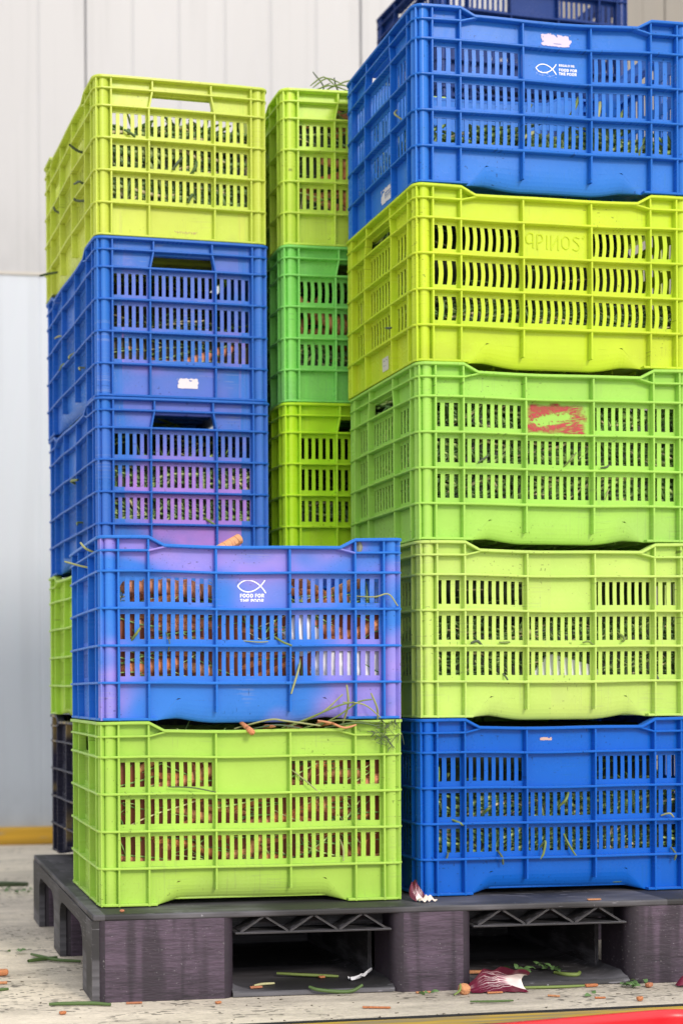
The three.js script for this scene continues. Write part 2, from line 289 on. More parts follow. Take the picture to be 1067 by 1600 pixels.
// ---------- crate materials ----------
function scuff(sd, o = {}) {
  return dataTex(2048, 512, (u, v) => {
    const x = u * 2.17, y = v * 0.36;
    let k = 0.93 + 0.14 * (fbm(x * 6, y * 6, sd, 3) - 0.5) + 0.05 * (fbm(x * 60, y * 60, sd + 3, 3) - 0.5);
    const scr = sm(0.74, 0.82, vn(x * 30, y * 520, sd + 5)) * sm(0.5, 0.7, fbm(x * 9, y * 9, sd + 6, 2)) + sm(0.78, 0.85, vn(x * 480, y * 26, sd + 7)) * sm(0.5, 0.7, fbm(x * 8, y * 8, sd + 8, 2));
    const speck = sm(0.9, 0.96, vn(x * 260, y * 260, sd + 9)) * sm(0.45, 0.65, fbm(x * 10, y * 10, sd + 10, 2)), grime = sm(0.5, 0.75, fbm(x * 9 + 3, y * 14, sd + 11, 4)) * (0.35 + 0.65 * sm(0.09, 0.0, y));
    let c = [k, k, k];
    if (o.tint) { const t = sm(0.3, 0.7, fbm(x * 3.4 + 9, y * 4.2, sd + 20, 3)); c = c.map((q, i) => q * lerp(1, o.tint[i], t)); }
    if (o.stain) { const t = sm(0.5, 0.68, fbm(x * 5.2 + 5, y * 9.5, sd + 30, 3)) * 0.75, b = 0.8 + 0.2 * fbm(x * 30, y * 60, sd + 33, 2); c = c.map((q, i) => lerp(q, o.stain[i] * b, t)); }
    const dust = 0.2 * scr + (o.grime ?? 0.26) * grime; c = c.map((q, i) => lerp(q, (o.dust || [0.55, 0.5, 0.42])[i], dust) * (1 - 0.55 * speck));
    return c;
  });
}
const limeMap = scuff(401, { tint: [0.9, 0.97, 0.9], dust: [0.6, 0.52, 1.2] });
const blueMap = scuff(451, { dust: [2.4, 0.9, 0.55], grime: 0.16, tint: [1.0, 1.0, 1.0] });
const rough = dataTex(1024, 256, (u, v) => { const k = 0.3 + 0.34 * fbm(u * 26, v * 5, 511, 4) + 0.12 * (vn(u * 500, v * 90, 512) - 0.5); return [k, k, k]; }, false);
const grainBump = dataTex(512, 512, (u, v) => { const k = 0.6 * fbm(u * 60, v * 60, 521, 2) + 0.4 * vn(u * 200, v * 200, 522); return [k, k, k]; }, false);
const gb = grainBump.clone(); gb.repeat.set(6, 1); gb.needsUpdate = true;
let moff = 0;
function plastic(color, map, o = {}) { moff += 0.37; return new THREE.MeshPhysicalMaterial({ color, map: shift(map, o.off ?? moff % 1), clearcoatRoughnessMap: shift(rough, moff % 1), roughness: 0.96, bumpMap: gb, bumpScale: 0.00012, specularIntensity: 0.25, clearcoat: 0.5, clearcoatRoughness: 0.55, transmission: o.trans ?? 0.14, thickness: 0, side: THREE.DoubleSide }); }
function stainedBlue(base, violet, sd, where) {                  // absolute colours: base blue with violet blooms
  const t = dataTex(2048, 512, (u, v) => {
    const x = u * 2.17, y = v * 0.36, k = 0.94 + 0.14 * (fbm(x * 6, y * 6, sd, 3) - 0.5) + 0.05 * (fbm(x * 60, y * 60, sd + 3, 3) - 0.5);
    const b = where(u, v) * sm(0.4, 0.66, fbm(x * 4.6 + 5, y * 8.5, sd + 30, 3)) * (0.7 + 0.3 * fbm(x * 40, y * 50, sd + 34, 2));
    const scr = sm(0.74, 0.82, vn(x * 30, y * 520, sd + 5)) * sm(0.5, 0.7, fbm(x * 9, y * 9, sd + 6, 2)) * 0.2, speck = sm(0.9, 0.96, vn(x * 260, y * 260, sd + 9)) * sm(0.45, 0.65, fbm(x * 10, y * 10, sd + 10, 2));
    return base.map((q, i) => lerp(lerp(q, violet[i], clamp(b * 0.72)), 0.5, scr) * k * (1 - 0.5 * speck));
  });
  return t;
}
const frontA = (u, v) => (u > 0.01 && u < 0.31 ? 1 : 0.25), endB = (f) => (u, v) => (u > 0.79 ? f(v) : 0.08);
const violetA = stainedBlue([0.04, 0.22, 0.74], [0.52, 0.31, 0.8], 601, frontA);
const violetB = stainedBlue([0.035, 0.19, 0.66], [0.5, 0.24, 0.72], 641, endB((v) => 0.35 + 1.0 * sm(0.75, 0.45, v)));
const violetC = stainedBlue([0.035, 0.19, 0.66], [0.5, 0.24, 0.72], 661, endB((v) => 0.25 + 1.1 * sm(0.12, 0.22, v) * sm(0.46, 0.36, v)));
const darkMap = dataTex(1024, 256, (u, v) => {
  const x = u * 2.17, y = v * 0.36, k = 0.8 + 0.5 * (fbm(x * 8, y * 8, 701, 3) - 0.5), s = sm(0.6, 0.72, fbm(x * 24, y * 9, 711, 3)) * sm(0.42, 0.6, fbm(x * 6, y * 6, 713, 2));
  return [lerp(0.032 * k, 0.36, s * 0.7), lerp(0.032 * k, 0.27, s * 0.7), lerp(0.06 * k, 0.1, s * 0.7)];
});
const WHITE = new THREE.Color(1, 1, 1), lin = (r, g, b) => new THREE.Color().setRGB(r, g, b);
const MAT = {
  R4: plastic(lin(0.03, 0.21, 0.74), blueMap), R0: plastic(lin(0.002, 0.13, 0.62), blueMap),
  R3: plastic(lin(0.65, 0.8, 0.04), limeMap), R2: plastic(lin(0.42, 0.74, 0.12), limeMap), R1: plastic(lin(0.6, 0.79, 0.18), limeMap),
  A1: plastic(WHITE, violetA, { off: 0 }), A0: plastic(lin(0.46, 0.71, 0.11), limeMap),
  B4: plastic(lin(0.66, 0.76, 0.1), limeMap), B3: plastic(WHITE, violetC, { off: 0 }), B2: plastic(WHITE, violetB, { off: 0 }), B1: plastic(lin(0.48, 0.74, 0.09), limeMap), B0: plastic(WHITE, darkMap),
  C4: plastic(lin(0.66, 0.88, 0.1), limeMap), C3: plastic(lin(0.28, 0.78, 0.16), limeMap), C2: plastic(lin(0.58, 0.9, 0.03), limeMap),
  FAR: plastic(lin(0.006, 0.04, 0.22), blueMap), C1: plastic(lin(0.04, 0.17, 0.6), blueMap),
};

for (const [k, m] of Object.entries(MAT)) {                // a second, plainer and deeper blue for ribs and rims
  const c = { R4: [0.008, 0.145, 0.6], A1: [0.02, 0.18, 0.68], B3: [0.018, 0.14, 0.58], B2: [0.018, 0.14, 0.58] }[k];
  if (c) m.userData.rib = plastic(lin(...c), blueMap, { trans: 0.08 });
}
// ---------- crates in their stacks ----------
function pose(o, ox, oz, yaw, level, endFront) {          // ox, oz: the front left corner of the crate
  const w = endFront ? W : L, d = endFront ? L : W, c = Math.cos(yaw), s = Math.sin(yaw), lx = w / 2, lz = -d / 2;
  o.position.set(ox + c * lx + s * lz, level * PITCH + 0.0005, oz - s * lx + c * lz); o.rotation.y = yaw + (endFront ? Math.PI / 2 : 0); o.updateMatrixWorld();
  return o;
}
const CR = {}, RIBBED = new Set(['rim', 'rib', 'base_lip', 'upright']);
function crate(id, variant, mat, label, group, whole) {
  const t = thing('plastic_crate', label, 'crate', group);
  if (whole) mesh('body', WHOLE, mat, t);
  else { const by = {}; for (const p of SETS[variant]) { const m = mesh(p.name, p.geo, RIBBED.has(p.name) && mat.userData.rib ? mat.userData.rib : mat, p.parent ? by[p.parent] : t); if (p.key) by[p.key] = m; } t.by = by; }
  CR[id] = t; return t;
}
const J = (k) => (h2(k, 3, 99) - 0.5);
const A = [0, 0, 0], RS = [0.6406, -0.0323, 0.0195], B = [0.0669, -0.4327, 0.0631], C = [0.4896, -0.4513, 0.0117];
const put = (id, variant, mat, label, st, level, end, dx = 0, dz = 0, dyaw = 0, whole, group) => pose(crate(id, variant, mat, label, group, whole), st[0] + dx, st[1] + dz, st[2] + dyaw, level, end);
put('A0', 0, MAT.A0, 'lime green crate full of carrots, lowest of the short front left stack', A, 0, false);
put('A1', 3, MAT.A1, 'blue crate with violet bloom and fish logo topping the short front left stack', A, 1, false, 0.001, 0.002, 0.004);
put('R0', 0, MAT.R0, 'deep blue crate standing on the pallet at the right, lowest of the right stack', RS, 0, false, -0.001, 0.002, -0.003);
put('R1', 3, MAT.R1, 'pale lime crate with a white bag behind its slots, second lowest of the right stack', RS, 1, false, 0.001, 0.001);
put('R2', 3, MAT.R2, 'green crate with a worn red paint smear on its front panel', RS, 2, false);
put('R3', 1, MAT.R3, 'bright yellow lime crate with letters scratched into its front panel', RS, 3, false, -0.003, -0.002, 0.004);
put('R4', 2, MAT.R4, 'blue crate with torn white sticker and fish logo on top of the right stack', RS, 4, false, -0.004, 0, -0.003);
put('B0', 0, MAT.B0, 'scuffed dark crate with tan marks standing on the pallet at far left', B, 0, true, 0.003, -0.01);
put('B1', 2, MAT.B1, 'lime crate on the dark crate at the left edge, mostly hidden by the front stack', B, 1, true, 0.002, -0.006, 0.004);
put('B2', 0, MAT.B2, 'blue crate with pink violet stains just behind the blue fish logo crate', B, 2, true, -0.002, 0.001, -0.005);
put('B3', 0, MAT.B3, 'blue crate with a small white sticker, directly under the open yellow lime crate', B, 3, true, -0.002, 0, 0.002);
put('B4', 2, MAT.B4, 'yellow lime crate heaped with green beans on top of the left stack', B, 4, true, -0.003, 0.001, 0.006);
put('C2', 0, MAT.C2, 'vivid lime crate, third lowest in the narrow middle column behind the front stacks', C, 2, true, 0.001, 0.002);
put('C3', 1, MAT.C3, 'darker green crate between two lime crates in the narrow middle column', C, 3, true, 0, 0.001, -0.003);
put('C4', 0, MAT.C4, 'lime crate of carrots with stems heaped above its rim, top of the middle column', C, 4, true);
// what the front stacks hide completely carries the visible crates and has no parts
for (const k of [0, 1]) put('Ch' + k, 0, k ? MAT.C1 : MAT.C3, 'crate low in the middle column, hidden behind the front stacks', C, k, true, 0, 0, 0, true, 'hidden crates low in the middle column');
const D = [0.925, -0.455, 0.01];
for (let k = 0; k < 4; k++) put('D' + k, 0, k % 2 ? MAT.C1 : MAT.R2, 'crate in the back right column, hidden behind the right stack', D, k, true, 0, 0, 0, true, 'hidden crates in the back right column');
const F = [1.122, -1.119, 0.09];
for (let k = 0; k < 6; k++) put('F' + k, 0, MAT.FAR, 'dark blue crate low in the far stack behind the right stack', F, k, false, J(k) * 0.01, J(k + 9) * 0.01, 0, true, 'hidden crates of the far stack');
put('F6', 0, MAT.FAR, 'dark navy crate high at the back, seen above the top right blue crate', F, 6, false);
for (let k = 0; k < 7; k++) { CR['F' + k].position.y -= 0.031; CR['F' + k].updateMatrixWorld(); }   // its pallet is lower

// ---------- pallets ----------
function palletMat(sd) {
  const map = dataTex(2048, 1024, (u, v) => {             // lower half: scuffed flat faces, upper half: the darker unscuffed plastic of the rounded edges
    const flat = v < 0.5, x = u * 1.4, y = v * 0.7;
    const brush = fbm(x * 34, y * 210, sd, 4), col = fbm(x * 30, y * 1.2, sd + 3, 3), pat = fbm(x * 8, y * 14, sd + 5, 3);
    let w = flat ? clamp(0.5 + 0.75 * (brush - 0.5) + 0.4 * (fbm(x * 150, y * 420, sd + 21, 2) - 0.5) + 0.9 * (pat - 0.5)) : 0.04 + 0.12 * pat;
    w *= 1 - 0.7 * sm(0.54, 0.66, col);
    const chip = sm(0.9, 0.95, vn(x * 300, y * 420, sd + 9)) * sm(0.52, 0.66, fbm(x * 12, y * 12, sd + 11, 2));
    const c = [lerp(0.016, 0.1, w), lerp(0.011, 0.066, w), lerp(0.018, 0.104, w)];
    return c.map((q) => lerp(q, 0.34, chip * 0.4));
  });
  return new THREE.MeshStandardMaterial({ map, roughness: 0.62, bumpMap: shift(grainBump, 0.3), bumpScale: 0.0008, side: THREE.DoubleSide });
}
const palM = palletMat(801), palDark = new THREE.MeshStandardMaterial({ map: dataTex(1024, 1024, (u, v) => { const k = 0.02 + 0.12 * fbm(u * 14, v * 60, 831, 4) * sm(0.38, 0.7, fbm(u * 5, v * 5, 835, 3)) + 0.12 * sm(0.8, 0.88, vn(u * 40, v * 300, 837)) * sm(0.45, 0.6, fbm(u * 9, v * 9, 839, 2)) + 0.2 * sm(0.93, 0.97, vn(u * 190, v * 190, 841)) * sm(0.5, 0.62, fbm(u * 8, v * 8, 843, 2)); return [k, k * 0.96, k * 1.08]; }), roughness: 0.66, side: THREE.DoubleSide });
function metricUv(g, s = 1.4, t = 0.35) { const p = g.attributes.position, n = g.attributes.normal, uv = new Float32Array(p.count * 2); for (let i = 0; i < p.count; i++) { const ax = Math.abs(n.getX(i)), ay = Math.abs(n.getY(i)), az = Math.abs(n.getZ(i)); const [a, b] = ay > ax && ay > az ? [p.getX(i), p.getZ(i)] : ax > az ? [p.getZ(i), p.getY(i)] : [p.getX(i), p.getY(i)]; uv[i * 2] = a / s; uv[i * 2 + 1] = (b + 0.17) / t; } g.setAttribute('uv', new THREE.BufferAttribute(uv, 2)); return g; }
function legUv(g, x0, k) { metricUv(g); const n = g.attributes.normal, uv = g.attributes.uv, p = g.attributes.position; for (let i = 0; i < n.count; i++) if (Math.abs(n.getZ(i)) < 0.985) uv.setXY(i, (p.getX(i) + p.getZ(i)) / 1.4, 0.75 + (p.getY(i) + 0.17) / 0.75); else uv.setXY(i, (p.getX(i) - x0 + 0.03) / 1.4 + k * 0.28, (p.getY(i) + 0.17) / 0.36); return g; }
function rrect(w, d, r) { const s = new THREE.Shape(), a = w / 2, b = d / 2; s.moveTo(-a + r, -b); s.lineTo(a - r, -b); s.absarc(a - r, -b + r, r, -Math.PI / 2, 0); s.lineTo(a, b - r); s.absarc(a - r, b - r, r, 0, Math.PI / 2); s.lineTo(-a + r, b); s.absarc(-a + r, b - r, r, Math.PI / 2, Math.PI); s.lineTo(-a, -b + r); s.absarc(-a + r, -b + r, r, Math.PI, Math.PI * 1.5); return s; }
const PX0 = -0.023, PX1 = 1.283, PZ0 = 0.075, PZ1 = -0.931, PT = 0.012;
function pallet(label) {
  const t = thing('plastic_pallet', label, 'pallet'), cx = (PX0 + PX1) / 2, cz = (PZ0 + PZ1) / 2;
  // deck: a slab with rounded edges and a grid of shallow raised lines
  const deck = new RoundedBoxGeometry(PX1 - PX0, PT, PZ0 - PZ1, 2, 0.004); deck.translate(cx, -PT / 2 - 0.0005, cz);
  mesh('deck', metricUv(deck, 1.1, 1.1), palDark, t);
  const xs = [[-0.021, 0.244], [0.548, 0.707], [1.02, 1.281]], zs = [[-0.052, 0.0745], [-0.5, -0.4], [-0.9295, -0.8]];
  const hgt = -GY - PT - 0.0005;
  for (const [x0, x1] of xs) for (const [z0, z1] of zs) {
    const g = new THREE.ExtrudeGeometry(rrect(x1 - x0, z1 - z0, 0.026), { depth: hgt, bevelEnabled: false, curveSegments: 8 });
    g.rotateX(-Math.PI / 2).translate((x0 + x1) / 2, GY + 0.0005, (z0 + z1) / 2); mesh('leg', legUv(g, x0, xs.findIndex((q) => q[0] === x0)), palM, t);
  }
  // skirts along the short sides, cut by two arches
  for (const x of [PX0 - 0.001, PX1 - 0.013]) {
    const s = new THREE.Shape(); s.moveTo(PZ0 - 0.004, GY + 0.001); s.lineTo(PZ0 - 0.004, -PT); s.lineTo(PZ1 + 0.004, -PT); s.lineTo(PZ1 + 0.004, GY + 0.001); s.lineTo(-0.8, GY + 0.001);
    const arch = (a, b) => { s.lineTo(a, -0.078); s.quadraticCurveTo(a, -0.038, a + 0.06, -0.038); s.lineTo(b - 0.06, -0.038); s.quadraticCurveTo(b, -0.038, b, -0.078); s.lineTo(b, GY + 0.001); };
    arch(-0.8, -0.506); s.lineTo(-0.4, GY + 0.001); arch(-0.4, -0.052); s.closePath();
    const g = new THREE.ExtrudeGeometry(s, { depth: 0.014, bevelEnabled: false, curveSegments: 10 }); g.rotateY(-Math.PI / 2); g.translate(x + 0.014, 0, 0);
    mesh('side_skirt', metricUv(g), palDark, t);
  }
  // lattice under the deck edge and the skid plate between the legs, front and back
  for (const [x0, x1] of [[0.244, 0.548], [0.707, 1.02]]) for (const f of [0, 1]) {
    const z = f ? PZ1 + 0.03 : PZ0 - 0.03, w = x1 - x0, yb = -0.043, hh = -PT - yb - 0.003;
    const lip = mesh('lattice_rail', new RoundedBoxGeometry(w - 0.002, 0.004, 0.05, 1, 0.0015), palDark, t); lip.position.set((x0 + x1) / 2, yb, z);
    const n = 6, p = w / (n + 0.4);
    for (let i = 0; i < n; i++) { const a = x0 + p * (i + 0.1), b = a + p, up = i % 2 === 0, br = mesh('lattice_brace', new THREE.BoxGeometry(Math.hypot(p * 0.92, hh), 0.0035, 0.046), palDark, t); br.position.set((a + b) / 2 + 0.005, yb + 0.002 + hh / 2, z); br.rotation.z = (up ? 1 : -1) * Math.atan2(hh, p * 0.92); }
    const wall2 = mesh('lattice_back', new THREE.BoxGeometry(w, 0.028, 0.003), palDark, t); wall2.position.set((x0 + x1) / 2, -PT - 0.014, z + (f ? 0.03 : -0.03));
    // skid: a thin tray that flares up to the legs
    const P = [], I = [], nu = 24, prof = [[PZ0 - 0.004, -0.1605], [PZ0 - 0.0045, -0.1535], [PZ0 - 0.012, -0.151], [PZ0 - 0.03, -0.1525], [PZ0 - 0.3, -0.152], [PZ0 - 0.5, -0.1545], [PZ0 - 0.505, -0.1605]];
    for (let i = 0; i <= nu; i++) { const k = i / nu, u = lerp(x0 - 0.004, x1 + 0.004, k), e = Math.min(k, 1 - k) * w, fl = 0.016 * Math.pow(clamp(1 - e / 0.045), 2.2); prof.forEach(([zz, yy], j) => P.push(u, yy + (j > 1 && j < 5 ? fl * (j === 2 ? 0.15 : 1) : 0), f ? PZ0 + PZ1 - zz : zz)); }
    const m = prof.length; for (let i = 0; i < nu; i++) for (let j = 0; j < m - 1; j++) { const a = i * m + j; I.push(a, a + m, a + 1, a + 1, a + m, a + m + 1); }
    mesh('skid_plate', metricUv(raw(P, I), 1.1, 1.1), palDark, t);
  }
  { const g = mesh('shade_board', new THREE.BoxGeometry(PX1 - PX0 - 0.06, 0.138, 0.02), palDark, t); g.position.set(cx, -PT - 0.0705, -0.45); }  // full-height board added to keep the fork pockets dark
  for (const x of [0.25, 0.541, 0.713, 1.013]) { const g = mesh('pocket_wall', new THREE.BoxGeometry(0.008, 0.138, 0.41), palDark, t); g.position.set(x, -PT - 0.0705, -0.243); }
  // cross members below the deck
  for (const z of [-0.22, -0.66]) { const g = mesh('cross_bar', new THREE.BoxGeometry(PX1 - PX0 - 0.05, 0.018, 0.05), palDark, t); g.position.set(cx, -PT - 0.0095, z); }
  return t;
}
pallet('black scuffed plastic pallet with open forks under the crate stacks');
{ const p = pallet('black plastic pallet under the far stack, hidden behind the first pallet'); p.position.set(1.13, -0.031, -1.175); p.scale.y = 0.808; }

// ---------- what is in the crates ----------
const beanBase = [];
function tubeGeo(pts, rads, nr = 5) {                      // a light tube through points with a radius at each
  const P = [], I = [], T = new THREE.Vector3(), N = new THREE.Vector3(), Bn = new THREE.Vector3(), up = new THREE.Vector3(0.13, 0.9, 0.41).normalize();
  pts.forEach((p, i) => { T.copy(pts[Math.min(i + 1, pts.length - 1)]).sub(pts[Math.max(i - 1, 0)]).normalize(); N.crossVectors(T, up).normalize(); Bn.crossVectors(T, N); for (let k = 0; k < nr; k++) { const a = k / nr * Math.PI * 2, r = rads[i]; P.push(p.x + r * (Math.cos(a) * N.x + Math.sin(a) * Bn.x), p.y + r * (Math.cos(a) * N.y + Math.sin(a) * Bn.y), p.z + r * (Math.cos(a) * N.z + Math.sin(a) * Bn.z)); } });
  for (let i = 0; i < pts.length - 1; i++) for (let k = 0; k < nr; k++) { const a = i * nr + k, b = i * nr + (k + 1) % nr; I.push(a, b, a + nr, b, b + nr, a + nr); }
  return raw(P, I);
}
reseed(11);
for (let i = 0; i < 10; i++) { const pts = [], n = 6, bx = rr(-0.12, 0.12), by = rr(-0.1, 0.1), kink = rr(-0.05, 0.05); for (let j = 0; j <= n; j++) { const t = j / n - 0.5; pts.push(new THREE.Vector3(t, bx * (t * t * 4 - 0.5) + kink * Math.sin(t * 7), by * (t * t * 4 - 0.5))); } beanBase.push(pts); }
function stemGeo(len, rad, i, taper = 0.6) { const pts = beanBase[i % beanBase.length].map((p) => p.clone().multiplyScalar(len)); return tubeGeo(pts, pts.map((_, j) => rad * (j === 0 || j === pts.length - 1 ? taper : 1))); }
const beanProto = beanBase.map((_, i) => stemGeo(1, 1, i));
const greenTone = (k) => { const t = rnd(); return t < 0.45 ? [0.07 * k, 0.13 * k, 0.035 * k] : t < 0.75 ? [0.14 * k, 0.23 * k, 0.06 * k] : t < 0.92 ? [0.28 * k, 0.36 * k, 0.12 * k] : [0.42 * k, 0.37 * k, 0.2 * k]; };
const M4 = new THREE.Matrix4(), Q = new THREE.Quaternion(), E3 = new THREE.Euler(), V3 = new THREE.Vector3();
const greenMat = new THREE.MeshStandardMaterial({ vertexColors: true, roughness: 0.55, side: THREE.DoubleSide });
// a pile of stems inside one crate: layers against the faces in view, a cover on top, an added dark core behind them that blocks light
function stems(id, label, o) {
  const P = [], N = [], Cc = [], I = [], add = (x, y, z, yaw, pitch, len, rad, col) => {
    const i = Math.floor(rnd() * beanBase.length), src = beanBase[i], base = P.length / 3, nr = 5;
    Q.setFromEuler(E3.set(rr(0, 6.28), yaw, pitch, 'YZX')); M4.compose(V3.set(x, y, z), Q, new THREE.Vector3(1, 1, 1));
    const pts = src.map((p) => p.clone().multiplyScalar(len).applyMatrix4(M4)); for (const p of pts) { p.x = clamp(p.x, -0.277, 0.277); p.z = clamp(p.z, -0.177, 0.177); p.y = Math.max(p.y, 0.018); }
    const g = tubeGeo(pts, pts.map((_, j) => rad * (j === 0 || j === pts.length - 1 ? 0.5 : 1)), nr), gp = g.attributes.position.array, gn = g.attributes.normal.array;
    for (let q = 0; q < gp.length; q++) { P.push(gp[q]); N.push(gn[q]); } for (let q = 0; q < gp.length / 3; q++) Cc.push(...col);
    for (const q of g.index.array) I.push(base + q);
  };
  const yTop = o.top, len = o.len || 0.1, rad = o.rad || 0.0034, k = o.tone || 1, heap = o.heap || 0;
  const topAt = (x, z) => yTop + heap * Math.cos(x * 5) * Math.cos(z * 7) + 0.014 * Math.sin(x * 31 + z * 17 + o.seed) + (o.back || 0) * sm(0.02, 0.3, o.faces[0][1] === 'z' ? 0.18 - z : (x + 0.28) * 0.6);  // back lifts the rear of the heap to darken the slots
  const angle = () => (rnd() < 0.8 ? rr(-0.55, 0.55) : rr(-1.4, 1.4)) + (o.lean || 0);
  reseed(o.seed);
  for (const f of o.faces) {
    const long = f[1] === 'z', s = f[0] === '+' ? 1 : -1, n = Math.round(o.n * (long ? 1 : 0.72) * (f === o.faces[0] ? 1 : 0.6));
    for (let i = 0; i < n; i++) {
      const a = long ? rr(-0.28, 0.28) : rr(-0.18, 0.18), d = rr(0.0, 0.05) * (0.3 + rnd()), x = long ? a : s * (0.277 - d), z = long ? s * (0.177 - d) : a, y = rr(0.02, topAt(x, z));
      add(x, y, z, long ? rr(-0.3, 0.3) : Math.PI / 2 + rr(-0.3, 0.3), angle(), len * rr(0.6, 1.3), rad * rr(0.7, 1.25), greenTone(k));
    }
  }
  const nt = o.cover ?? 160; for (let i = 0; i < nt; i++) { const x = rr(-0.27, 0.27), z = rr(-0.17, 0.17); add(x, topAt(x, z) + rr(-0.012, 0.01), z, rr(0, 3.14), rr(-0.25, 0.25), len * rr(0.6, 1.3), rad * rr(0.7, 1.2), greenTone(k)); }
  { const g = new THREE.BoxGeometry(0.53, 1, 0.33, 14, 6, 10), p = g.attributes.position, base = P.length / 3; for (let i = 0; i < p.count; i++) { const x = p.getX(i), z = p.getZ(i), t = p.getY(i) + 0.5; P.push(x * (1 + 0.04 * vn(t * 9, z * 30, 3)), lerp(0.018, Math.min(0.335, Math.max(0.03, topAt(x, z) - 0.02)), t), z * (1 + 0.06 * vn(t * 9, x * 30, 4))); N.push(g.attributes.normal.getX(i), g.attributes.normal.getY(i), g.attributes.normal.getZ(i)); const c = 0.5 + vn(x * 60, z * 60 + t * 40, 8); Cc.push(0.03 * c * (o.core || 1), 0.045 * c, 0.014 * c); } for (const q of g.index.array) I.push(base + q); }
  const g = new THREE.BufferGeometry(); g.setAttribute('position', new THREE.Float32BufferAttribute(P, 3)); g.setAttribute('normal', new THREE.Float32BufferAttribute(N, 3)); g.setAttribute('color', new THREE.Float32BufferAttribute(Cc, 3)); g.setIndex(I); g.computeVertexNormals();
  const m = mesh(o.name || 'green_stems', g, greenMat); m.position.copy(CR[id].position); m.rotation.copy(CR[id].rotation); tag(m, label, o.cat || 'stems', null, 'stuff'); return m;
}
const FRONT = ['+z', '-x'], END = ['-x', '-z'];
stems('B4', 'green beans heaped inside the open yellow lime crate on top of the left stack', { seed: 21, faces: END, n: 1050, top: 0.236, heap: 0.042, len: 0.095, rad: 0.0042, tone: 1.15, cover: 300, name: 'green_beans', cat: 'beans', lean: 0.15 });
stems('B3', 'dark stems behind the slots of the blue crate with the small white sticker', { seed: 22, back: .32, faces: END, n: 160, top: 0.17, len: 0.12, rad: 0.0022, cover: 60, core: 2 });
stems('B2', 'long pale green stems inside the pink stained blue crate', { seed: 23, back: .3, faces: END, n: 620, top: 0.2, len: 0.15, rad: 0.003, tone: 1.35, lean: 0.25 });
stems('C4', 'thin green stems heaped over the rim of the lime crate in the middle column', { seed: 24, faces: END, n: 260, top: 0.32, heap: 0.05, len: 0.13, rad: 0.0017, tone: 1.8, cover: 260 });
stems('C3', 'green stems low inside the darker green crate', { seed: 25, back: .32, faces: END, n: 460, top: 0.125, len: 0.1, rad: 0.003, tone: 1.1 });
stems('C2', 'green stems low inside the vivid lime crate', { seed: 26, back: .32, faces: END, n: 420, top: 0.125, len: 0.1, rad: 0.003 });
stems('R4', 'green beans in the bottom of the top right blue crate', { seed: 27, faces: FRONT, n: 520, top: 0.115, len: 0.1, rad: 0.0046, tone: 1.3, name: 'green_beans', cat: 'beans', cover: 160 });
stems('R3', 'dark green stems in the bottom of the bright yellow lime crate', { seed: 28, back: .34, faces: FRONT, n: 620, top: 0.115, len: 0.09, rad: 0.0028, tone: 1.5 });
stems('R2', 'green stems packed to the upper slots of the red smeared crate', { seed: 29, back: 0.06, faces: FRONT, n: 1500, top: 0.262, len: 0.1, rad: 0.0032, tone: 1.6 });
stems('R1', 'fine chopped stems behind the slots of the pale lime crate', { seed: 30, back: .3, faces: FRONT, n: 1900, top: 0.19, len: 0.05, rad: 0.0022, tone: 1.7 });
stems('R0', 'dark green stems behind the slots of the deep blue crate on the pallet', { seed: 31, back: .3, faces: FRONT, n: 1500, top: 0.2, len: 0.07, rad: 0.0032, tone: 1.35 });
stems('A1', 'green stems among carrots inside the blue fish logo crate on the left', { seed: 32, faces: FRONT, n: 230, top: 0.235, len: 0.13, rad: 0.0015, tone: 1.9, core: 7, cover: 100 });
stems('A0', 'green stems among carrots inside the lowest lime crate on the left', { seed: 33, faces: FRONT, n: 330, top: 0.3, len: 0.13, rad: 0.0015, tone: 1.9, core: 7, cover: 100 });
stems('B1', 'green stems inside the lime crate on the dark crate', { seed: 34, faces: ['-z'], n: 260, top: 0.2, len: 0.1, rad: 0.003 });

// carrots, one by one
const carrotMats = [[0.9, 0.36, 0.15], [0.86, 0.31, 0.12], [0.92, 0.43, 0.2], [0.82, 0.33, 0.17]].map((c, i) => new THREE.MeshStandardMaterial({ color: lin(...c), roughness: 0.6, bumpMap: grainBump, bumpScale: 0.0012, map: dataTex(128, 128, (u, v) => { const k = 0.82 + 0.3 * (fbm(u * 4, v * 22, 900 + i, 3) - 0.5) - 0.35 * sm(0.7, 0.8, vn(u * 5, v * 42, 910 + i)); return [k, k * 0.97, k * 0.95]; }) }));
const carrotGeos = [0, 1, 2, 3].map((v) => { reseed(60 + v); const pr = [], n = 13, blunt = v === 3; for (let i = 0; i <= n; i++) { const t = i / n; let r = blunt ? 1 - 0.12 * t : Math.pow(1 - t, 0.55) * 0.75 + 0.25 * (1 - t); if (i === 0) r = 0.0; else if (i === 1) r *= 0.8; r *= 1 + 0.05 * (rnd() - 0.5); if (i === n) r = blunt ? 0.0 : 0.04; pr.push(new THREE.Vector2(Math.max(r, 0) * 0.0145, (t === 0 ? 0 : t - 0.03) * (0.14 + 0.015 * v) - 0.07)); } const g = new THREE.LatheGeometry(pr, 10), p = g.attributes.position, bend = rr(-0.9, 0.9); for (let i = 0; i < p.count; i++) { const y = p.getY(i); p.setX(i, p.getX(i) + bend * y * y); } g.rotateZ(-Math.PI / 2); g.computeVertexNormals(); return g; });
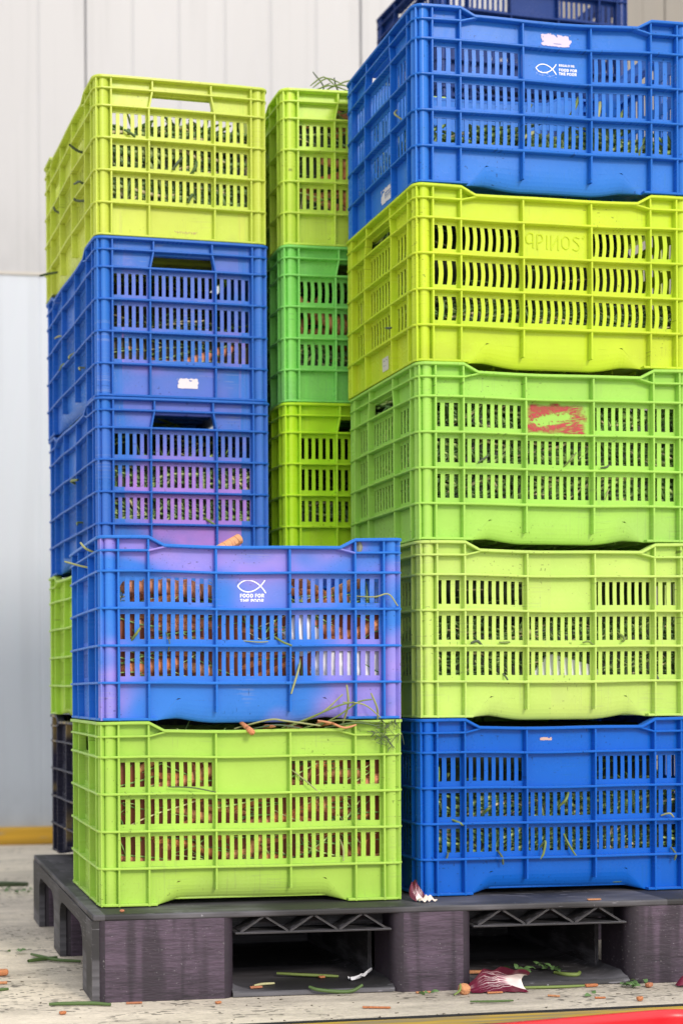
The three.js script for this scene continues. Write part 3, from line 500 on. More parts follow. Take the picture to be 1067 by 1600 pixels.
function carrots(id, o) {
  reseed(o.seed); let n = 0; const base = CR[id];
  for (let y = 0.03; y < o.top; y += 0.0245) for (let layer = 0; layer < 2; layer++) {
    const end = o.end, span = end ? 0.165 : 0.265, step = end ? 0.125 : 0.12;
    for (let a = -span + rr(0, 0.05); a < span; a += step * rr(0.8, 1.2)) {
      if (rnd() > (o.keep ? o.keep(a, y) : 0.8)) continue;
      const m = mesh('carrot', carrotGeos[Math.floor(rnd() * 4)], carrotMats[Math.floor(rnd() * 4)]), d = 0.0335 + layer * 0.026 + rr(0, 0.004), tilt = rnd() < 0.66 ? rr(-0.38, 0.38) : rr(-1.1, 1.1), lim = (end ? 0.176 : 0.276) - 0.098 * Math.cos(tilt), aa = clamp(a, -lim, lim), yy = clamp(y, 0.02 + 0.085 * Math.abs(Math.sin(tilt)), 0.33 - 0.085 * Math.abs(Math.sin(tilt)));
      const flip = rnd() < 0.5 ? Math.PI : 0;
      if (end) { m.position.set(-(0.3 - d), yy + rr(-0.005, 0.005), aa); m.rotation.set(0, Math.PI / 2 + flip + rr(-0.05, 0.05), tilt, 'YZX'); }
      else { m.position.set(aa, yy + rr(-0.005, 0.005), 0.2 - d); m.rotation.set(0, flip + rr(-0.05, 0.05), tilt, 'YZX'); }
      { const q = rr(0.78, 1.14); m.scale.set(rr(0.7, 1.08), q, Math.min(q, 1.0)); }; m.updateMatrix(); m.applyMatrix4(base.matrixWorld); tag(m, o.label, 'carrot', o.group); n++;
    }
  }
  return n;
}
carrots('A0', { seed: 71, top: 0.31, keep: (a, y) => (a > -0.14 ? 1 : 0.55), label: 'carrot packed inside the lowest lime crate of the front left stack', group: 'carrots in the lowest lime crate' });
carrots('A1', { seed: 72, top: 0.27, keep: (a, y) => (a > 0.08 && y < 0.15 ? 0 : y > 0.2 ? 0.7 : 0.9), label: 'carrot packed inside the blue fish logo crate at the left', group: 'carrots in the blue fish logo crate' });
carrots('B3', { seed: 73, end: true, top: 0.125, keep: () => 0.85, label: 'carrot low behind the slots of the blue crate with the small white sticker', group: 'carrots in the blue crate with the small sticker' });
carrots('C4', { seed: 74, end: true, top: 0.32, keep: () => 0.72, label: 'carrot inside the lime crate at the top of the middle column', group: 'carrots in the top middle lime crate' });
carrots('C3', { seed: 75, end: true, top: 0.21, keep: (a, y) => (y > 0.12 ? 0.7 : 0.1), label: 'carrot inside the darker green crate of the middle column', group: 'carrots in the darker green crate' });

// ---------- prints, stickers and marks on the crates ----------
function printOn(id, name, part, u, y, w, h, o) {          // a thin print on the front long side (or an end) that follows the bulge of the panel
  const g = new THREE.PlaneGeometry(w, h, 10, 4); g.translate(u, y, SK + (o.lift ?? 0.0006)); if (o.tilt) { g.translate(-u, -y, 0).rotateZ(o.tilt).translate(u, y, 0); }
  const side = part.split('_')[1]; place(g, side); warp(g, VAR[o.v || 0], true);
  const mat = new THREE.MeshStandardMaterial({ color: o.color || WHITE, ...(o.map ? { map: o.map } : {}), ...(o.alpha ? { alphaMap: o.alpha } : {}), transparent: true, roughness: o.rough ?? 0.55, side: THREE.DoubleSide });
  const m = mesh(name, g, mat, CR[id].by[part]); if (o.label) m.userData.label = o.label; return m;
}
function canvasTex(w, h, draw, srgb) { const c = document.createElement('canvas'); c.width = w; c.height = h; const x = c.getContext('2d'); x.fillStyle = '#000'; x.fillRect(0, 0, w, h); draw(x, w, h); const t = new THREE.CanvasTexture(c); if (srgb) t.colorSpace = THREE.SRGBColorSpace; return t; }
function wear(x, w, h, n, sd, size = 5) { reseed(sd); x.fillStyle = '#000'; for (let i = 0; i < n; i++) { x.beginPath(); x.ellipse(rr(0, w), rr(0, h), rr(1, size), rr(1, size * 0.6), rr(0, 3), 0, 7); x.fill(); } }
function fish(x, ox, oy, s, lw) { x.strokeStyle = '#fff'; x.lineWidth = lw; x.lineCap = 'round'; x.beginPath(); x.moveTo(ox + 1.0 * s, oy - 0.24 * s); x.bezierCurveTo(ox + 0.74 * s, oy + 0.22 * s, ox + 0.24 * s, oy + 0.36 * s, ox, oy); x.bezierCurveTo(ox + 0.24 * s, oy - 0.36 * s, ox + 0.74 * s, oy - 0.22 * s, ox + 1.0 * s, oy + 0.24 * s); x.stroke(); }
// blue crate at left: fish over two lines, the lower one cut off at its foot
printOn('A1', 'printed_logo', 'long_front', 0, 0.2475, 0.062, 0.046, { v: 3, alpha: canvasTex(620, 460, (x, w, h) => { fish(x, 30, 110, 550, 21); x.fillStyle = '#fff'; x.font = 'bold 98px sans-serif'; x.textAlign = 'center'; x.fillText('FOOD FOR', w / 2, 330, 590); x.fillText('THE POOR', w / 2, 428, 590); x.fillStyle = '#000'; x.fillRect(0, 413, w, 60); wear(x, w, h, 60, 5, 4); }), label: 'white fish logo with FOOD FOR THE POOR' });
printOn('R4', 'printed_logo', 'long_front', 0.006, 0.245, 0.098, 0.036, { v: 2, alpha: canvasTex(980, 360, (x, w, h) => { fish(x, 24, 160, 430, 17); x.fillStyle = '#fff'; x.font = 'bold 62px sans-serif'; x.fillText('REGALO DE:', 510, 92, 440); x.font = 'bold 80px sans-serif'; x.fillText('FOOD FOR', 510, 190, 440); x.fillText('THE POOR', 510, 268, 440); wear(x, w, h, 150, 6, 5); reseed(8); x.fillStyle = '#fff'; for (let i = 0; i < 60; i++) { x.fillRect(rr(20, 450), rr(200, 340), rr(2, 14), rr(2, 9)); } }), label: 'white fish logo with REGALO DE: FOOD FOR THE POOR' });
// torn labels: paper with ragged edges
function ragged(x, w, h, sd, soft = 0.14) { const im = x.createImageData(w, h); for (let j = 0; j < h; j++) for (let i = 0; i < w; i++) { const e = Math.min(i / w, 1 - i / w, (j / h) * 0.8, (1 - j / h) * 1.6), k = e - soft * fbm(i / 26, j / 26, sd, 4) * 1.6 + 0.06 - 0.25 * sm(0.66, 0.72, fbm(i / 40, j / 40, sd + 7, 3)) * sm(h * 0.65, h * 0.1, j), v = k > 0.02 ? 255 : 0, q = (j * w + i) * 4; im.data[q] = im.data[q + 1] = im.data[q + 2] = v; im.data[q + 3] = 255; } x.putImageData(im, 0, 0); }
printOn('R4', 'torn_sticker', 'long_front', 0.003, 0.3065, 0.07, 0.027, { v: 2, lift: 0.0008, color: lin(0.66, 0.58, 0.72), alpha: canvasTex(400, 160, (x, w, h) => { ragged(x, w, h, 31); x.fillStyle = '#000'; x.font = 'bold 30px sans-serif'; for (let i = 0; i < 7; i++) x.fillRect(170 + i * 14, 116, 8, 12); }), rough: 0.8, label: 'torn remains of a white sticker' });
printOn('R4', 'torn_sticker', 'end_left', 0.018, 0.037, 0.062, 0.032, { v: 2, lift: 0.0008, color: lin(0.62, 0.6, 0.62), alpha: canvasTex(400, 220, (x, w, h) => { ragged(x, w, h, 51, 0.1); x.fillStyle = '#000'; for (let i = 0; i < 5; i++) { x.fillRect(150 + i * 42, 70, 16, 90); x.fillRect(150 + i * 42, 70, 34, 14); x.fillRect(150 + i * 42, 108, 30, 14); } }), rough: 0.8, label: 'torn white label with dark lettering' });
printOn('R3', 'paper_label', 'end_left', 0.012, 0.036, 0.034, 0.028, { v: 1, lift: 0.0008, map: canvasTex(160, 130, (x, w, h) => { x.fillStyle = '#c9c6b4'; x.fillRect(0, 0, w, h); x.strokeStyle = '#5b5f52'; x.lineWidth = 5; for (const [a, b, c] of [[20, 36, 70], [84, 34, 130], [26, 80, 60], [80, 84, 92]]) { x.beginPath(); x.moveTo(a, b); x.lineTo((a + c) / 2, b - 10); x.lineTo(c, b + 4); x.stroke(); } }, true), rough: 0.8, label: 'small white paper label' });
printOn('B3', 'torn_sticker', 'end_left', 0.013, 0.037, 0.05, 0.024, { lift: 0.0008, color: lin(0.74, 0.68, 0.72), alpha: canvasTex(300, 150, (x, w, h) => ragged(x, w, h, 71, 0.12)), rough: 0.8, label: 'small torn white sticker' });
printOn('B4', 'faded_mark', 'end_left', 0.012, 0.019, 0.055, 0.009, { v: 2, color: lin(0.55, 0.32, 0.22), alpha: canvasTex(300, 50, (x, w, h) => { reseed(3); x.fillStyle = '#777'; for (let i = 0; i < 26; i++) x.fillRect(i * 11 + rr(0, 4), rr(4, 18), rr(5, 9), rr(14, 28)); wear(x, w, h, 60, 4, 4); }), label: 'worn brownish lettering' });
printOn('R0', 'torn_sticker', 'long_front', -0.028, 0.311, 0.03, 0.007, { color: lin(0.6, 0.4, 0.33), alpha: canvasTex(300, 70, (x, w, h) => ragged(x, w, h, 91, 0.16)), rough: 0.8, lift: 0.0009, label: 'scrap of a torn label' });
// red paint smear on the green crate, rubbed through in the middle
printOn('R2', 'paint_smear', 'long_front', -0.004, 0.248, 0.136, 0.064, { v: 3, color: lin(0.46, 0.045, 0.06), alpha: (() => { const w = 420, h = 200, t = dataTex(w, h, (u, v) => { const ex = Math.max(Math.abs(u - 0.5) * 2, Math.abs(v - 0.5) * 2), b = sm(0.98, 0.72, ex + 0.55 * (fbm(u * 6, v * 4, 951, 4) - 0.5)), d = v - 0.5 - (u - 0.45) * 0.34, len = Math.max(0, Math.abs(u - 0.43) - 0.2), n = fbm(u * 13 + v * 3, v * 9, 955, 4), core = sm(0.3, 0.2, Math.abs(d) * 1.25 + 0.5 * Math.abs(n - 0.5) + 1.3 * len), torn = sm(0.54, 0.6, fbm(u * 24, v * 16, 961, 3)) * sm(0.5, 0.25, Math.abs(d)), scr = sm(0.62, 0.7, vn(u * 7 + v * 24, v * 40 - u * 14, 957)) * sm(0.45, 0.7, u); const k = clamp(b * (1 - core) * (1 - 0.35 * torn) * (1 - 0.8 * scr) * (0.55 + 0.6 * fbm(u * 9, v * 7, 959, 3))); return [k, k, k]; }, false, false); return t; })(), rough: 0.7, label: 'rubbed red paint smear' });
{ // hand-melted letters standing proud on the bright crate
  const strokes = [[[10, 16], [2, 14], [0, 22], [4, 28], [10, 26], [10, 8]], [[16, 6], [16, 27], [16, 26], [22, 26], [24, 20], [20, 16], [16, 16]], [[30, 7], [30, 26]], [[36, 6], [36, 26]], [[36, 8], [46, 25]], [[46, 6], [46, 26]], [[57, 8], [52, 12], [52, 22], [57, 26], [62, 22], [62, 12], [57, 8]], [[77, 24], [71, 26], [68, 22], [74, 17], [77, 12], [73, 7], [67, 9]], [[82, 24], [84, 28]]];
  const gs = strokes.map((st) => { const c = new THREE.CatmullRomCurve3(st.map(([a, b]) => new THREE.Vector3((a - 42) * 0.00148, Y4 + 0.012 + b * 0.00148, SK + 0.0002)), false, 'catmullrom', 0.3); return new THREE.TubeGeometry(c, 20, 0.0016, 6).toNonIndexed(); });
  const g = place(mergeGeometries(gs), 'front'); warp(g, VAR[1]); const m = mesh('raised_lettering', g, MAT.R3, CR.R3.by.long_front); m.userData.label = 'hand scratched raised letters';
}

// ---------- bags ----------
function crumpled(w, h, d, sd, n = 26) {
  const g = new THREE.SphereGeometry(0.5, n * 2, n), p = g.attributes.position;
  for (let i = 0; i < p.count; i++) { const x = p.getX(i), y = p.getY(i), z = p.getZ(i), a = Math.atan2(y, x) * 2.2, k = 0.75 + 0.34 * fbm(a + 9, z * 5 + 4, sd, 3) + 0.16 * Math.abs(fbm(x * 9 + 3, y * 9 + z * 7, sd + 5, 3) - 0.5) * 2; p.setXYZ(i, x * w * k, y * h * k, z * d * k); }
  g.computeVertexNormals(); return g;
}
const bagMat = new THREE.MeshPhysicalMaterial({ color: lin(0.8, 0.8, 0.84), roughness: 0.35, transmission: 0.12, thickness: 0, side: THREE.DoubleSide });
function bag(id, label, x, y, z, w, h, d, sd, rot = 0) { const m = mesh('plastic_bag', crumpled(w, h, d, sd), bagMat); m.position.set(x, y, z); m.rotation.z = rot; m.updateMatrix(); m.applyMatrix4(CR[id].matrixWorld); tag(m, label, 'bag'); }
bag('A1', 'white plastic bag among carrots at right inside the blue fish logo crate', 0.19, 0.1, 0.157, 0.19, 0.14, 0.052, 3);
bag('A1', 'small white bag end behind the middle slots of the blue fish logo crate', 0.105, 0.165, 0.168, 0.08, 0.085, 0.03, 8, -0.5);
{ const s = new THREE.Shape(); s.moveTo(-0.075, 0); s.lineTo(-0.035, 0.045); s.lineTo(0.01, 0.034); s.lineTo(0.06, 0.02); s.lineTo(0.085, -0.01); s.lineTo(-0.07, -0.02); s.closePath(); const g = new THREE.ExtrudeGeometry(s, { depth: 0.006, bevelEnabled: true, bevelSize: 0.003, bevelThickness: 0.003, bevelSegments: 2 }); const m = mesh('plastic_bag', g, bagMat); m.position.set(0.02, 0.08, 0.1738); m.rotation.x = -0.12; m.updateMatrix(); m.applyMatrix4(CR.R1.matrixWorld); tag(m, 'white bag corner behind the lower middle slots of the pale lime crate', 'bag'); }

// ---------- loose stems, leaves and scraps ----------
const stemMats = [[0.07, 0.125, 0.03], [0.16, 0.22, 0.05], [0.075, 0.105, 0.05], [0.3, 0.32, 0.13]].map((c) => new THREE.MeshStandardMaterial({ color: lin(...c), roughness: 0.6 }));
const paleStem = new THREE.MeshStandardMaterial({ color: lin(0.5, 0.48, 0.25), roughness: 0.6 });
function strand(name, pts, rad, mat, label, cat, group, taper = 0.4) {
  const c = new THREE.CatmullRomCurve3(pts.map((p) => new THREE.Vector3(...p)), false, 'catmullrom', 0.5), n = Math.max(6, pts.length * 4), ps = c.getPoints(n);
  const m = mesh(name, tubeGeo(ps, ps.map((_, i) => rad * (0.25 + 0.75 * Math.pow(Math.sin(Math.PI * clamp(0.12 + 0.76 * i / n)), taper))), 6), mat); tag(m, label, cat, group); return m;
}
const toWorld = (id, p) => new THREE.Vector3(...p).applyMatrix4(CR[id].matrixWorld).toArray();
// stems that poke out of slots
function poke(id, label, group, list) { for (const [pts, r, k] of list) strand('loose_stem', pts.map((p) => toWorld(id, p)), r, stemMats[k], label, 'stem', group); }
const fz = (x, y, d = 0) => [x, y, 0.192 + d];
poke('A1', 'cut stem poking out of the slots of the blue fish logo crate', 'stems poking out of the blue fish logo crate', [
  [[fz(0.21, 0.238, -0.01), fz(0.24, 0.236, 0.012), fz(0.265, 0.241, 0.016), fz(0.283, 0.218, 0.018)], 0.0016, 3],
  [[fz(0.1, 0.118, -0.02), fz(0.088, 0.095, 0.006), fz(0.072, 0.05, 0.012)], 0.0022, 3], [[fz(0.04, 0.165, -0.015), fz(0.056, 0.15, 0.005), fz(0.074, 0.142, 0.012)], 0.0022, 1],
  [[fz(-0.02, 0.152, -0.004), fz(0.01, 0.149, 0.004), fz(0.03, 0.15, 0.002)], 0.0013, 3], [[fz(-0.165, 0.13, 0.004), fz(-0.163, 0.15, 0.005), fz(-0.168, 0.17, -0.006)], 0.0014, 2],
  [[fz(-0.235, 0.15, -0.01), fz(-0.226, 0.165, 0.003), fz(-0.218, 0.176, 0)], 0.0028, 1],
]);
poke('A0', 'thin stem resting across the front ribs of the lowest lime crate', 'stems across the lowest lime crate', [
  [[fz(-0.165, 0.226, 0.004), fz(-0.12, 0.224, 0.006), fz(-0.074, 0.215, 0.008)], 0.0013, 2], [[fz(0.078, 0.255, -0.008), fz(0.1, 0.236, 0.006), fz(0.13, 0.21, 0.009)], 0.0015, 3],
  [[fz(0.177, 0.118, -0.014), fz(0.18, 0.1, -0.004), fz(0.178, 0.078, 0.003)], 0.0018, 3],
]);
poke('R1', 'short stem caught on a rib of the pale lime crate', 'stems caught on the pale lime crate', [
  [[fz(-0.19, 0.148, 0.004), fz(-0.178, 0.152, 0.006), fz(-0.168, 0.144, 0.006)], 0.003, 2], [[fz(-0.13, 0.149, 0.003), fz(-0.118, 0.149, 0.005), fz(-0.108, 0.15, 0.003)], 0.0024, 1],
  [[fz(0.047, 0.149, 0.003), fz(0.058, 0.151, 0.006), fz(0.07, 0.143, 0.008)], 0.0018, 1], [[fz(-0.12, 0.088, -0.002), fz(-0.116, 0.078, 0.006), fz(-0.112, 0.068, 0.006)], 0.0018, 2],
  [[fz(0.205, 0.088, 0.0), fz(0.208, 0.076, 0.006), fz(0.203, 0.07, 0.006)], 0.0026, 2], [[fz(0.13, 0.17, -0.01), fz(0.137, 0.158, 0.003), fz(0.133, 0.15, 0.002)], 0.0026, 1],
]);
poke('R2', 'short stem poking through the slots of the red smeared crate', 'stems in the slots of the red smeared crate', [
  [[fz(0.012, 0.15, -0.004), fz(0.022, 0.162, 0.005), fz(0.036, 0.178, 0.004)], 0.0022, 1], [[fz(0.09, 0.149, 0), fz(0.1, 0.15, 0.006), fz(0.106, 0.155, 0.004)], 0.0024, 2],
  [[fz(-0.17, 0.155, 0), fz(-0.155, 0.165, 0.004), fz(-0.15, 0.17, 0)], 0.0022, 2], [[fz(0.1, 0.085, 0), fz(0.103, 0.1, 0.004), fz(0.112, 0.108, -0.006)], 0.0014, 3],
]);
poke('R0', 'green stem hanging out of the slots of the deep blue crate', 'stems hanging out of the deep blue crate', [
  [[fz(-0.225, 0.15, -0.008), fz(-0.215, 0.144, 0.006), fz(-0.207, 0.14, 0.006)], 0.0028, 1], [[fz(-0.163, 0.155, -0.01), fz(-0.155, 0.17, 0.004), fz(-0.146, 0.172, -0.006)], 0.0032, 0],
  [[fz(0.0, 0.17, -0.01), fz(0.01, 0.185, 0.003), fz(0.02, 0.2, -0.004)], 0.0028, 1], [[fz(-0.04, 0.09, -0.008), fz(-0.034, 0.104, 0.005), fz(-0.04, 0.08, 0.008), fz(-0.046, 0.07, 0.007)], 0.0024, 1],
  [[fz(0.01, 0.12, -0.008), fz(0.014, 0.1, 0.005), fz(0.024, 0.082, 0.007), fz(0.032, 0.072, 0.006)], 0.002, 1], [[fz(-0.13, 0.086, -0.004), fz(-0.126, 0.074, 0.006), fz(-0.124, 0.06, 0.006)], 0.0024, 2],
  [[fz(0.22, 0.15, -0.004), fz(0.233, 0.155, 0.006), fz(0.242, 0.147, 0.006)], 0.002, 3], [[fz(0.24, 0.086, -0.002), fz(0.246, 0.072, 0.006), fz(0.243, 0.06, 0.006)], 0.0024, 2], [[fz(-0.235, 0.086, -0.002), fz(-0.24, 0.076, 0.003), fz(-0.244, 0.07, 0.003)], 0.002, 2],
]);
poke('R4', 'green bean leaning behind the slots of the top right blue crate', 'beans leaning in the top right blue crate', [
  [[[-0.055, 0.152, 0.182], [-0.05, 0.165, 0.181], [-0.045, 0.172, 0.18]], 0.004, 1], [[[0.03, 0.14, 0.18], [0.045, 0.168, 0.183], [0.055, 0.192, 0.184]], 0.0042, 1], [[[0.094, 0.14, 0.181], [0.096, 0.16, 0.183], [0.102, 0.185, 0.182]], 0.005, 3],
  [[[-0.07, 0.098, 0.184], [-0.055, 0.108, 0.186], [-0.04, 0.116, 0.185]], 0.0048, 3], [[[0.145, 0.15, 0.18], [0.15, 0.165, 0.18], [0.16, 0.178, 0.178]], 0.004, 1], [[[0.18, 0.05, 0.183], [0.185, 0.09, 0.184], [0.2, 0.12, 0.18]], 0.004, 0],
]);
const fe = (z, y, d = 0) => [-0.292 - d, y, z];
poke('B2', 'short stem poking through the front slots of the pink stained crate', 'stems in the pink stained crate', [[[fe(0.05, 0.09, -0.01), fe(0.06, 0.08, 0.004), fe(0.07, 0.074, 0.004)], 0.0028, 1]]);
poke('B4', 'green bean tip poking through the front slots of the open yellow lime crate', 'beans poking out of the open yellow lime crate', [[[fe(0.02, 0.145, -0.006), fe(0.03, 0.16, 0.004), fe(0.036, 0.178, -0.004)], 0.0038, 0], [[fe(-0.13, 0.235, 0), fe(-0.115, 0.226, 0.004), fe(-0.105, 0.22, 0)], 0.0032, 0], [[fe(-0.02, 0.155, 0), fe(-0.008, 0.172, 0.003), fe(0.004, 0.185, -0.006)], 0.003, 2], [[fe(0.015, 0.085, 0), fe(0.022, 0.1, 0.003), fe(0.03, 0.104, -0.004)], 0.0036, 0]]);
// on the long left side of the tall left stack
const fl = (x, y, d) => [x, y, -0.192 - d];
poke('B4', 'bean end sticking out of the left side of the open yellow lime crate', 'bean ends out of the left side of the open yellow lime crate', [[[fl(-0.13, 0.24, -0.02), fl(-0.13, 0.242, 0.005), fl(-0.145, 0.25, 0.03)], 0.0034, 2], [[fl(-0.13, 0.155, -0.02), fl(-0.15, 0.165, 0.006), fl(-0.12, 0.17, 0.014)], 0.003, 2], [[fl(-0.16, 0.12, -0.02), fl(-0.14, 0.125, 0.01), fl(-0.14, 0.13, 0.02)], 0.0034, 2], [[fl(0.1, 0.17, -0.01), fl(0.1, 0.18, 0.014), fl(0.1, 0.19, 0.02)], 0.003, 2], [[fl(0.18, 0.055, -0.01), fl(0.18, 0.05, 0.015), fl(0.17, 0.04, 0.042)], 0.0032, 2]]);
poke('B3', 'pale stem sticking out of the left side of the blue crate with the small sticker', 'stems out of the left side of the blue crate', [[[fl(0.1, 0.225, -0.01), fl(0.11, 0.228, 0.008), fl(0.15, 0.232, 0.012)], 0.0022, 3], [[fl(-0.02, 0.16, -0.01), fl(-0.02, 0.15, 0.008), fl(-0.03, 0.14, 0.012)], 0.0026, 3], [[fl(-0.12, 0.1, -0.01), fl(-0.13, 0.098, 0.008), fl(-0.16, 0.085, 0.012)], 0.0024, 3], [[fl(0.04, 0.145, -0.01), fl(0.06, 0.148, 0.008), fl(0.09, 0.14, 0.012)], 0.0022, 1]]);
poke('B2', 'green stem sticking out of the left side of the pink stained crate', 'stems out of the left side of the pink stained crate', [[[fl(-0.02, 0.195, -0.01), fl(-0.05, 0.2, 0.014), fl(-0.14, 0.19, 0.016)], 0.0034, 1], [[fl(-0.08, 0.1, -0.01), fl(-0.09, 0.098, 0.008), fl(-0.11, 0.09, 0.012)], 0.0026, 1]]);
poke('A1', 'pale stem stuck in the left end of the blue fish logo crate', 'stems out of the left end of the blue fish logo crate', [[[[-0.285, 0.3, 0.06], [-0.305, 0.305, 0.04], [-0.335, 0.318, 0.0]], 0.0022, 3], [[[-0.285, 0.325, 0.1], [-0.305, 0.335, 0.09], [-0.315, 0.348, 0.08]], 0.0024, 3]]);
poke('R3', 'bean tip poking out of the left end of the bright yellow lime crate', 'beans out of the bright yellow lime crate', [[[[-0.28, 0.105, 0.05], [-0.3, 0.095, 0.075], [-0.303, 0.1, 0.055]], 0.003, 2]]);
poke('R4', 'thin stem on the left end of the top right blue crate', 'stems on the left end of the top right blue crate', [[[[-0.285, 0.16, 0.1], [-0.296, 0.175, 0.09], [-0.29, 0.185, 0.085]], 0.0022, 3]]);
// stems and carrot tips in the notch between the two front left crates
{
  const y = PITCH, L1 = 'green stem spilling from the notch between the two front left crates', G1 = 'stems spilling between the two front left crates';
  for (const [pts, r, k] of [
    [[[0.27, 0.335, -0.03], [0.33, 0.352, 0.0], [0.36, 0.35, 0.008], [0.43, 0.34, 0.006]], 0.0019, 3], [[[0.36, 0.335, -0.02], [0.4, 0.352, 0.006], [0.46, 0.378, 0.022], [0.49, 0.385, 0.026]], 0.0017, 1], [[[0.43, 0.338, -0.01], [0.465, 0.36, 0.012], [0.5, 0.385, 0.022], [0.525, 0.39, 0.028]], 0.0017, 1],
    [[[0.37, 0.337, -0.01], [0.43, 0.365, 0.012], [0.47, 0.4, 0.02]], 0.0017, 3], [[[0.478, 0.338, -0.01], [0.482, 0.38, 0.015], [0.478, 0.418, 0.02]], 0.0023, 3], [[[0.55, 0.342, -0.012], [0.54, 0.372, 0.015], [0.526, 0.402, 0.02]], 0.0021, 3],
    [[[0.44, 0.336, 0], [0.5, 0.345, 0.006], [0.545, 0.338, 0.01]], 0.0019, 0], [[[0.4, 0.335, -0.01], [0.46, 0.35, 0.005], [0.53, 0.346, 0.006]], 0.0015, 1], [[[0.3, 0.334, -0.02], [0.345, 0.342, 0.0], [0.39, 0.336, 0.004]], 0.0018, 2], [[[0.47, 0.385, 0.02], [0.51, 0.38, 0.026], [0.545, 0.355, 0.02]], 0.0015, 3],
  ]) strand('loose_stem', pts, r, stemMats[k], L1, 'stem', G1);
  for (const [x, yy, z, a, s] of [[0.285, 0.336, -0.02, 1.2, 0.8], [0.335, 0.333, -0.015, -0.9, 0.7], [0.445, 0.338, -0.012, -0.8, 0.75]]) { const m = mesh('carrot', carrotGeos[0], carrotMats[0]); m.position.set(x, yy + 0.006, z + 0.006); m.rotation.set(0.2, a * 1.6, 0.25); m.scale.setScalar(s * 0.62); tag(m, 'carrot showing over the rim notch of the lowest lime crate', 'carrot', 'carrots in the rim notch of the lowest lime crate'); }
  strand('carrot_peel', [[0.425, 0.35, 0.004], [0.45, 0.345, 0.012], [0.475, 0.336, 0.012], [0.5, 0.341, 0.009]], 0.0024, carrotMats[2], 'curved carrot scrap lying on the rim of the lowest lime crate', 'carrot scrap');
  const tip = mesh('carrot', carrotGeos[3], carrotMats[2]); tip.position.set(0.255, PITCH * 2 - 0.018, -0.035); tip.rotation.set(0.3, 0.5, 0.35); tip.scale.set(0.4, 0.85, 0.85); tag(tip, 'carrot end showing above the rim of the blue fish logo crate', 'carrot');
  // feathery tops on the right corner of the lime crate
  reseed(402); const gs = []; for (let i = 0; i < 34; i++) { const x = 0.555 + rr(-0.018, 0.03), yy = rr(0.3, 0.348), pts = [[x, yy, 0.0025], [x + rr(-0.014, 0.014), yy + rr(-0.012, 0.012), 0.004], [x + rr(-0.022, 0.022), yy + rr(-0.022, 0.012), 0.003]].map((p) => new THREE.Vector3(...p)); gs.push(tubeGeo(pts, [0.0007, 0.0008, 0.0004], 4)); }
  tag(mesh('carrot_leaves', mergeGeometries(gs), stemMats[2]), 'feathery carrot leaves stuck on the right corner of the lowest lime crate', 'leaves', null, 'stuff');
}
// heap of thin stems above the middle column
{ reseed(77); const gs = []; for (let i = 0; i < 60; i++) { const x = rr(-0.29, -0.12), z = rr(-0.13, 0.12), a = rr(-1.2, 1.2), l = rr(0.06, 0.13), y = 0.345 + rr(0, 0.045); const p = [new THREE.Vector3(x, y - 0.01, z), new THREE.Vector3(x + 0.4 * l * Math.sin(a), y + rr(0, 0.02), z + 0.5 * l * Math.cos(a)), new THREE.Vector3(x + l * Math.sin(a), y + rr(-0.02, 0.016), z + l * Math.cos(a))]; p.forEach((q) => q.applyMatrix4(CR.C4.matrixWorld)); gs.push(tubeGeo(new THREE.CatmullRomCurve3(p).getPoints(6), [0.001, 0.0018, 0.0018, 0.0018, 0.0017, 0.0015, 0.0008], 5)); }
  tag(mesh('carrot_stems', mergeGeometries(gs), stemMats[1]), 'tangle of thin carrot stems above the top crate of the middle column', 'stems', null, 'stuff');
  for (const [pts, r] of [[[[-0.24, 0.34, -0.1], [-0.25, 0.375, -0.085], [-0.25, 0.41, -0.11]], 0.0018], [[[-0.22, 0.35, -0.02], [-0.24, 0.38, -0.05], [-0.25, 0.4, -0.06]], 0.0018], [[[-0.3, 0.345, 0.0], [-0.307, 0.33, 0.0], [-0.306, 0.29, 0.004]], 0.0012]]) strand('loose_stem', pts.map((p) => toWorld('C4', p)), r, stemMats[2], 'stem sticking out of the heap on the top crate of the middle column', 'stem', 'stems out of the middle column heap'); }

// ---------- litter on the floor and the pallet ----------
const G = GY;
strand('green_bean', [[-0.105, G + 0.004, 0.085], [-0.075, G + 0.005, 0.09], [-0.03, G + 0.005, 0.095], [0.005, G + 0.004, 0.107]], 0.0036, stemMats[0], 'long green bean on the floor before the left corner of the pallet', 'bean');
strand('green_bean', [[-0.215, G + 0.003, -0.05], [-0.19, G + 0.003, -0.06], [-0.165, G + 0.003, -0.068]], 0.0032, stemMats[0], 'thin green stem on the floor at the left edge of the photo', 'stem');
strand('green_bean', [[-0.1, G + 0.006, -0.33], [-0.075, G + 0.006, -0.345], [-0.035, G + 0.006, -0.36]], 0.0042, stemMats[0], 'dark bean beside the middle left leg of the pallet', 'bean');
strand('green_bean', [[-0.085, G + 0.006, -0.41], [-0.07, G + 0.008, -0.37], [-0.04, G + 0.006, -0.335], [0.01, G + 0.004, -0.32]], 0.0036, stemMats[0], 'bent bean lying by the arch of the pallet', 'bean');
strand('green_bean', [[0.385, G + 0.016, 0.072], [0.4, G + 0.012, 0.082], [0.44, G + 0.008, 0.087], [0.465, G + 0.009, 0.086], [0.485, G + 0.018, 0.082]], 0.0036, stemMats[0], 'curved pod on the lip of the left pallet opening', 'bean');
strand('green_bean', [[0.36, G + 0.017, -0.06], [0.4, G + 0.016, -0.045], [0.45, G + 0.014, -0.035], [0.475, G + 0.013, -0.03]], 0.0032, stemMats[1], 'long stem inside the left pallet opening', 'stem');
strand('cut_stem', [[0.29, G + 0.013, 0.03], [0.31, G + 0.013, 0.018], [0.335, G + 0.0125, 0.012]], 0.0026, paleStem, 'pale cut stem on the plate of the left pallet opening', 'stem');
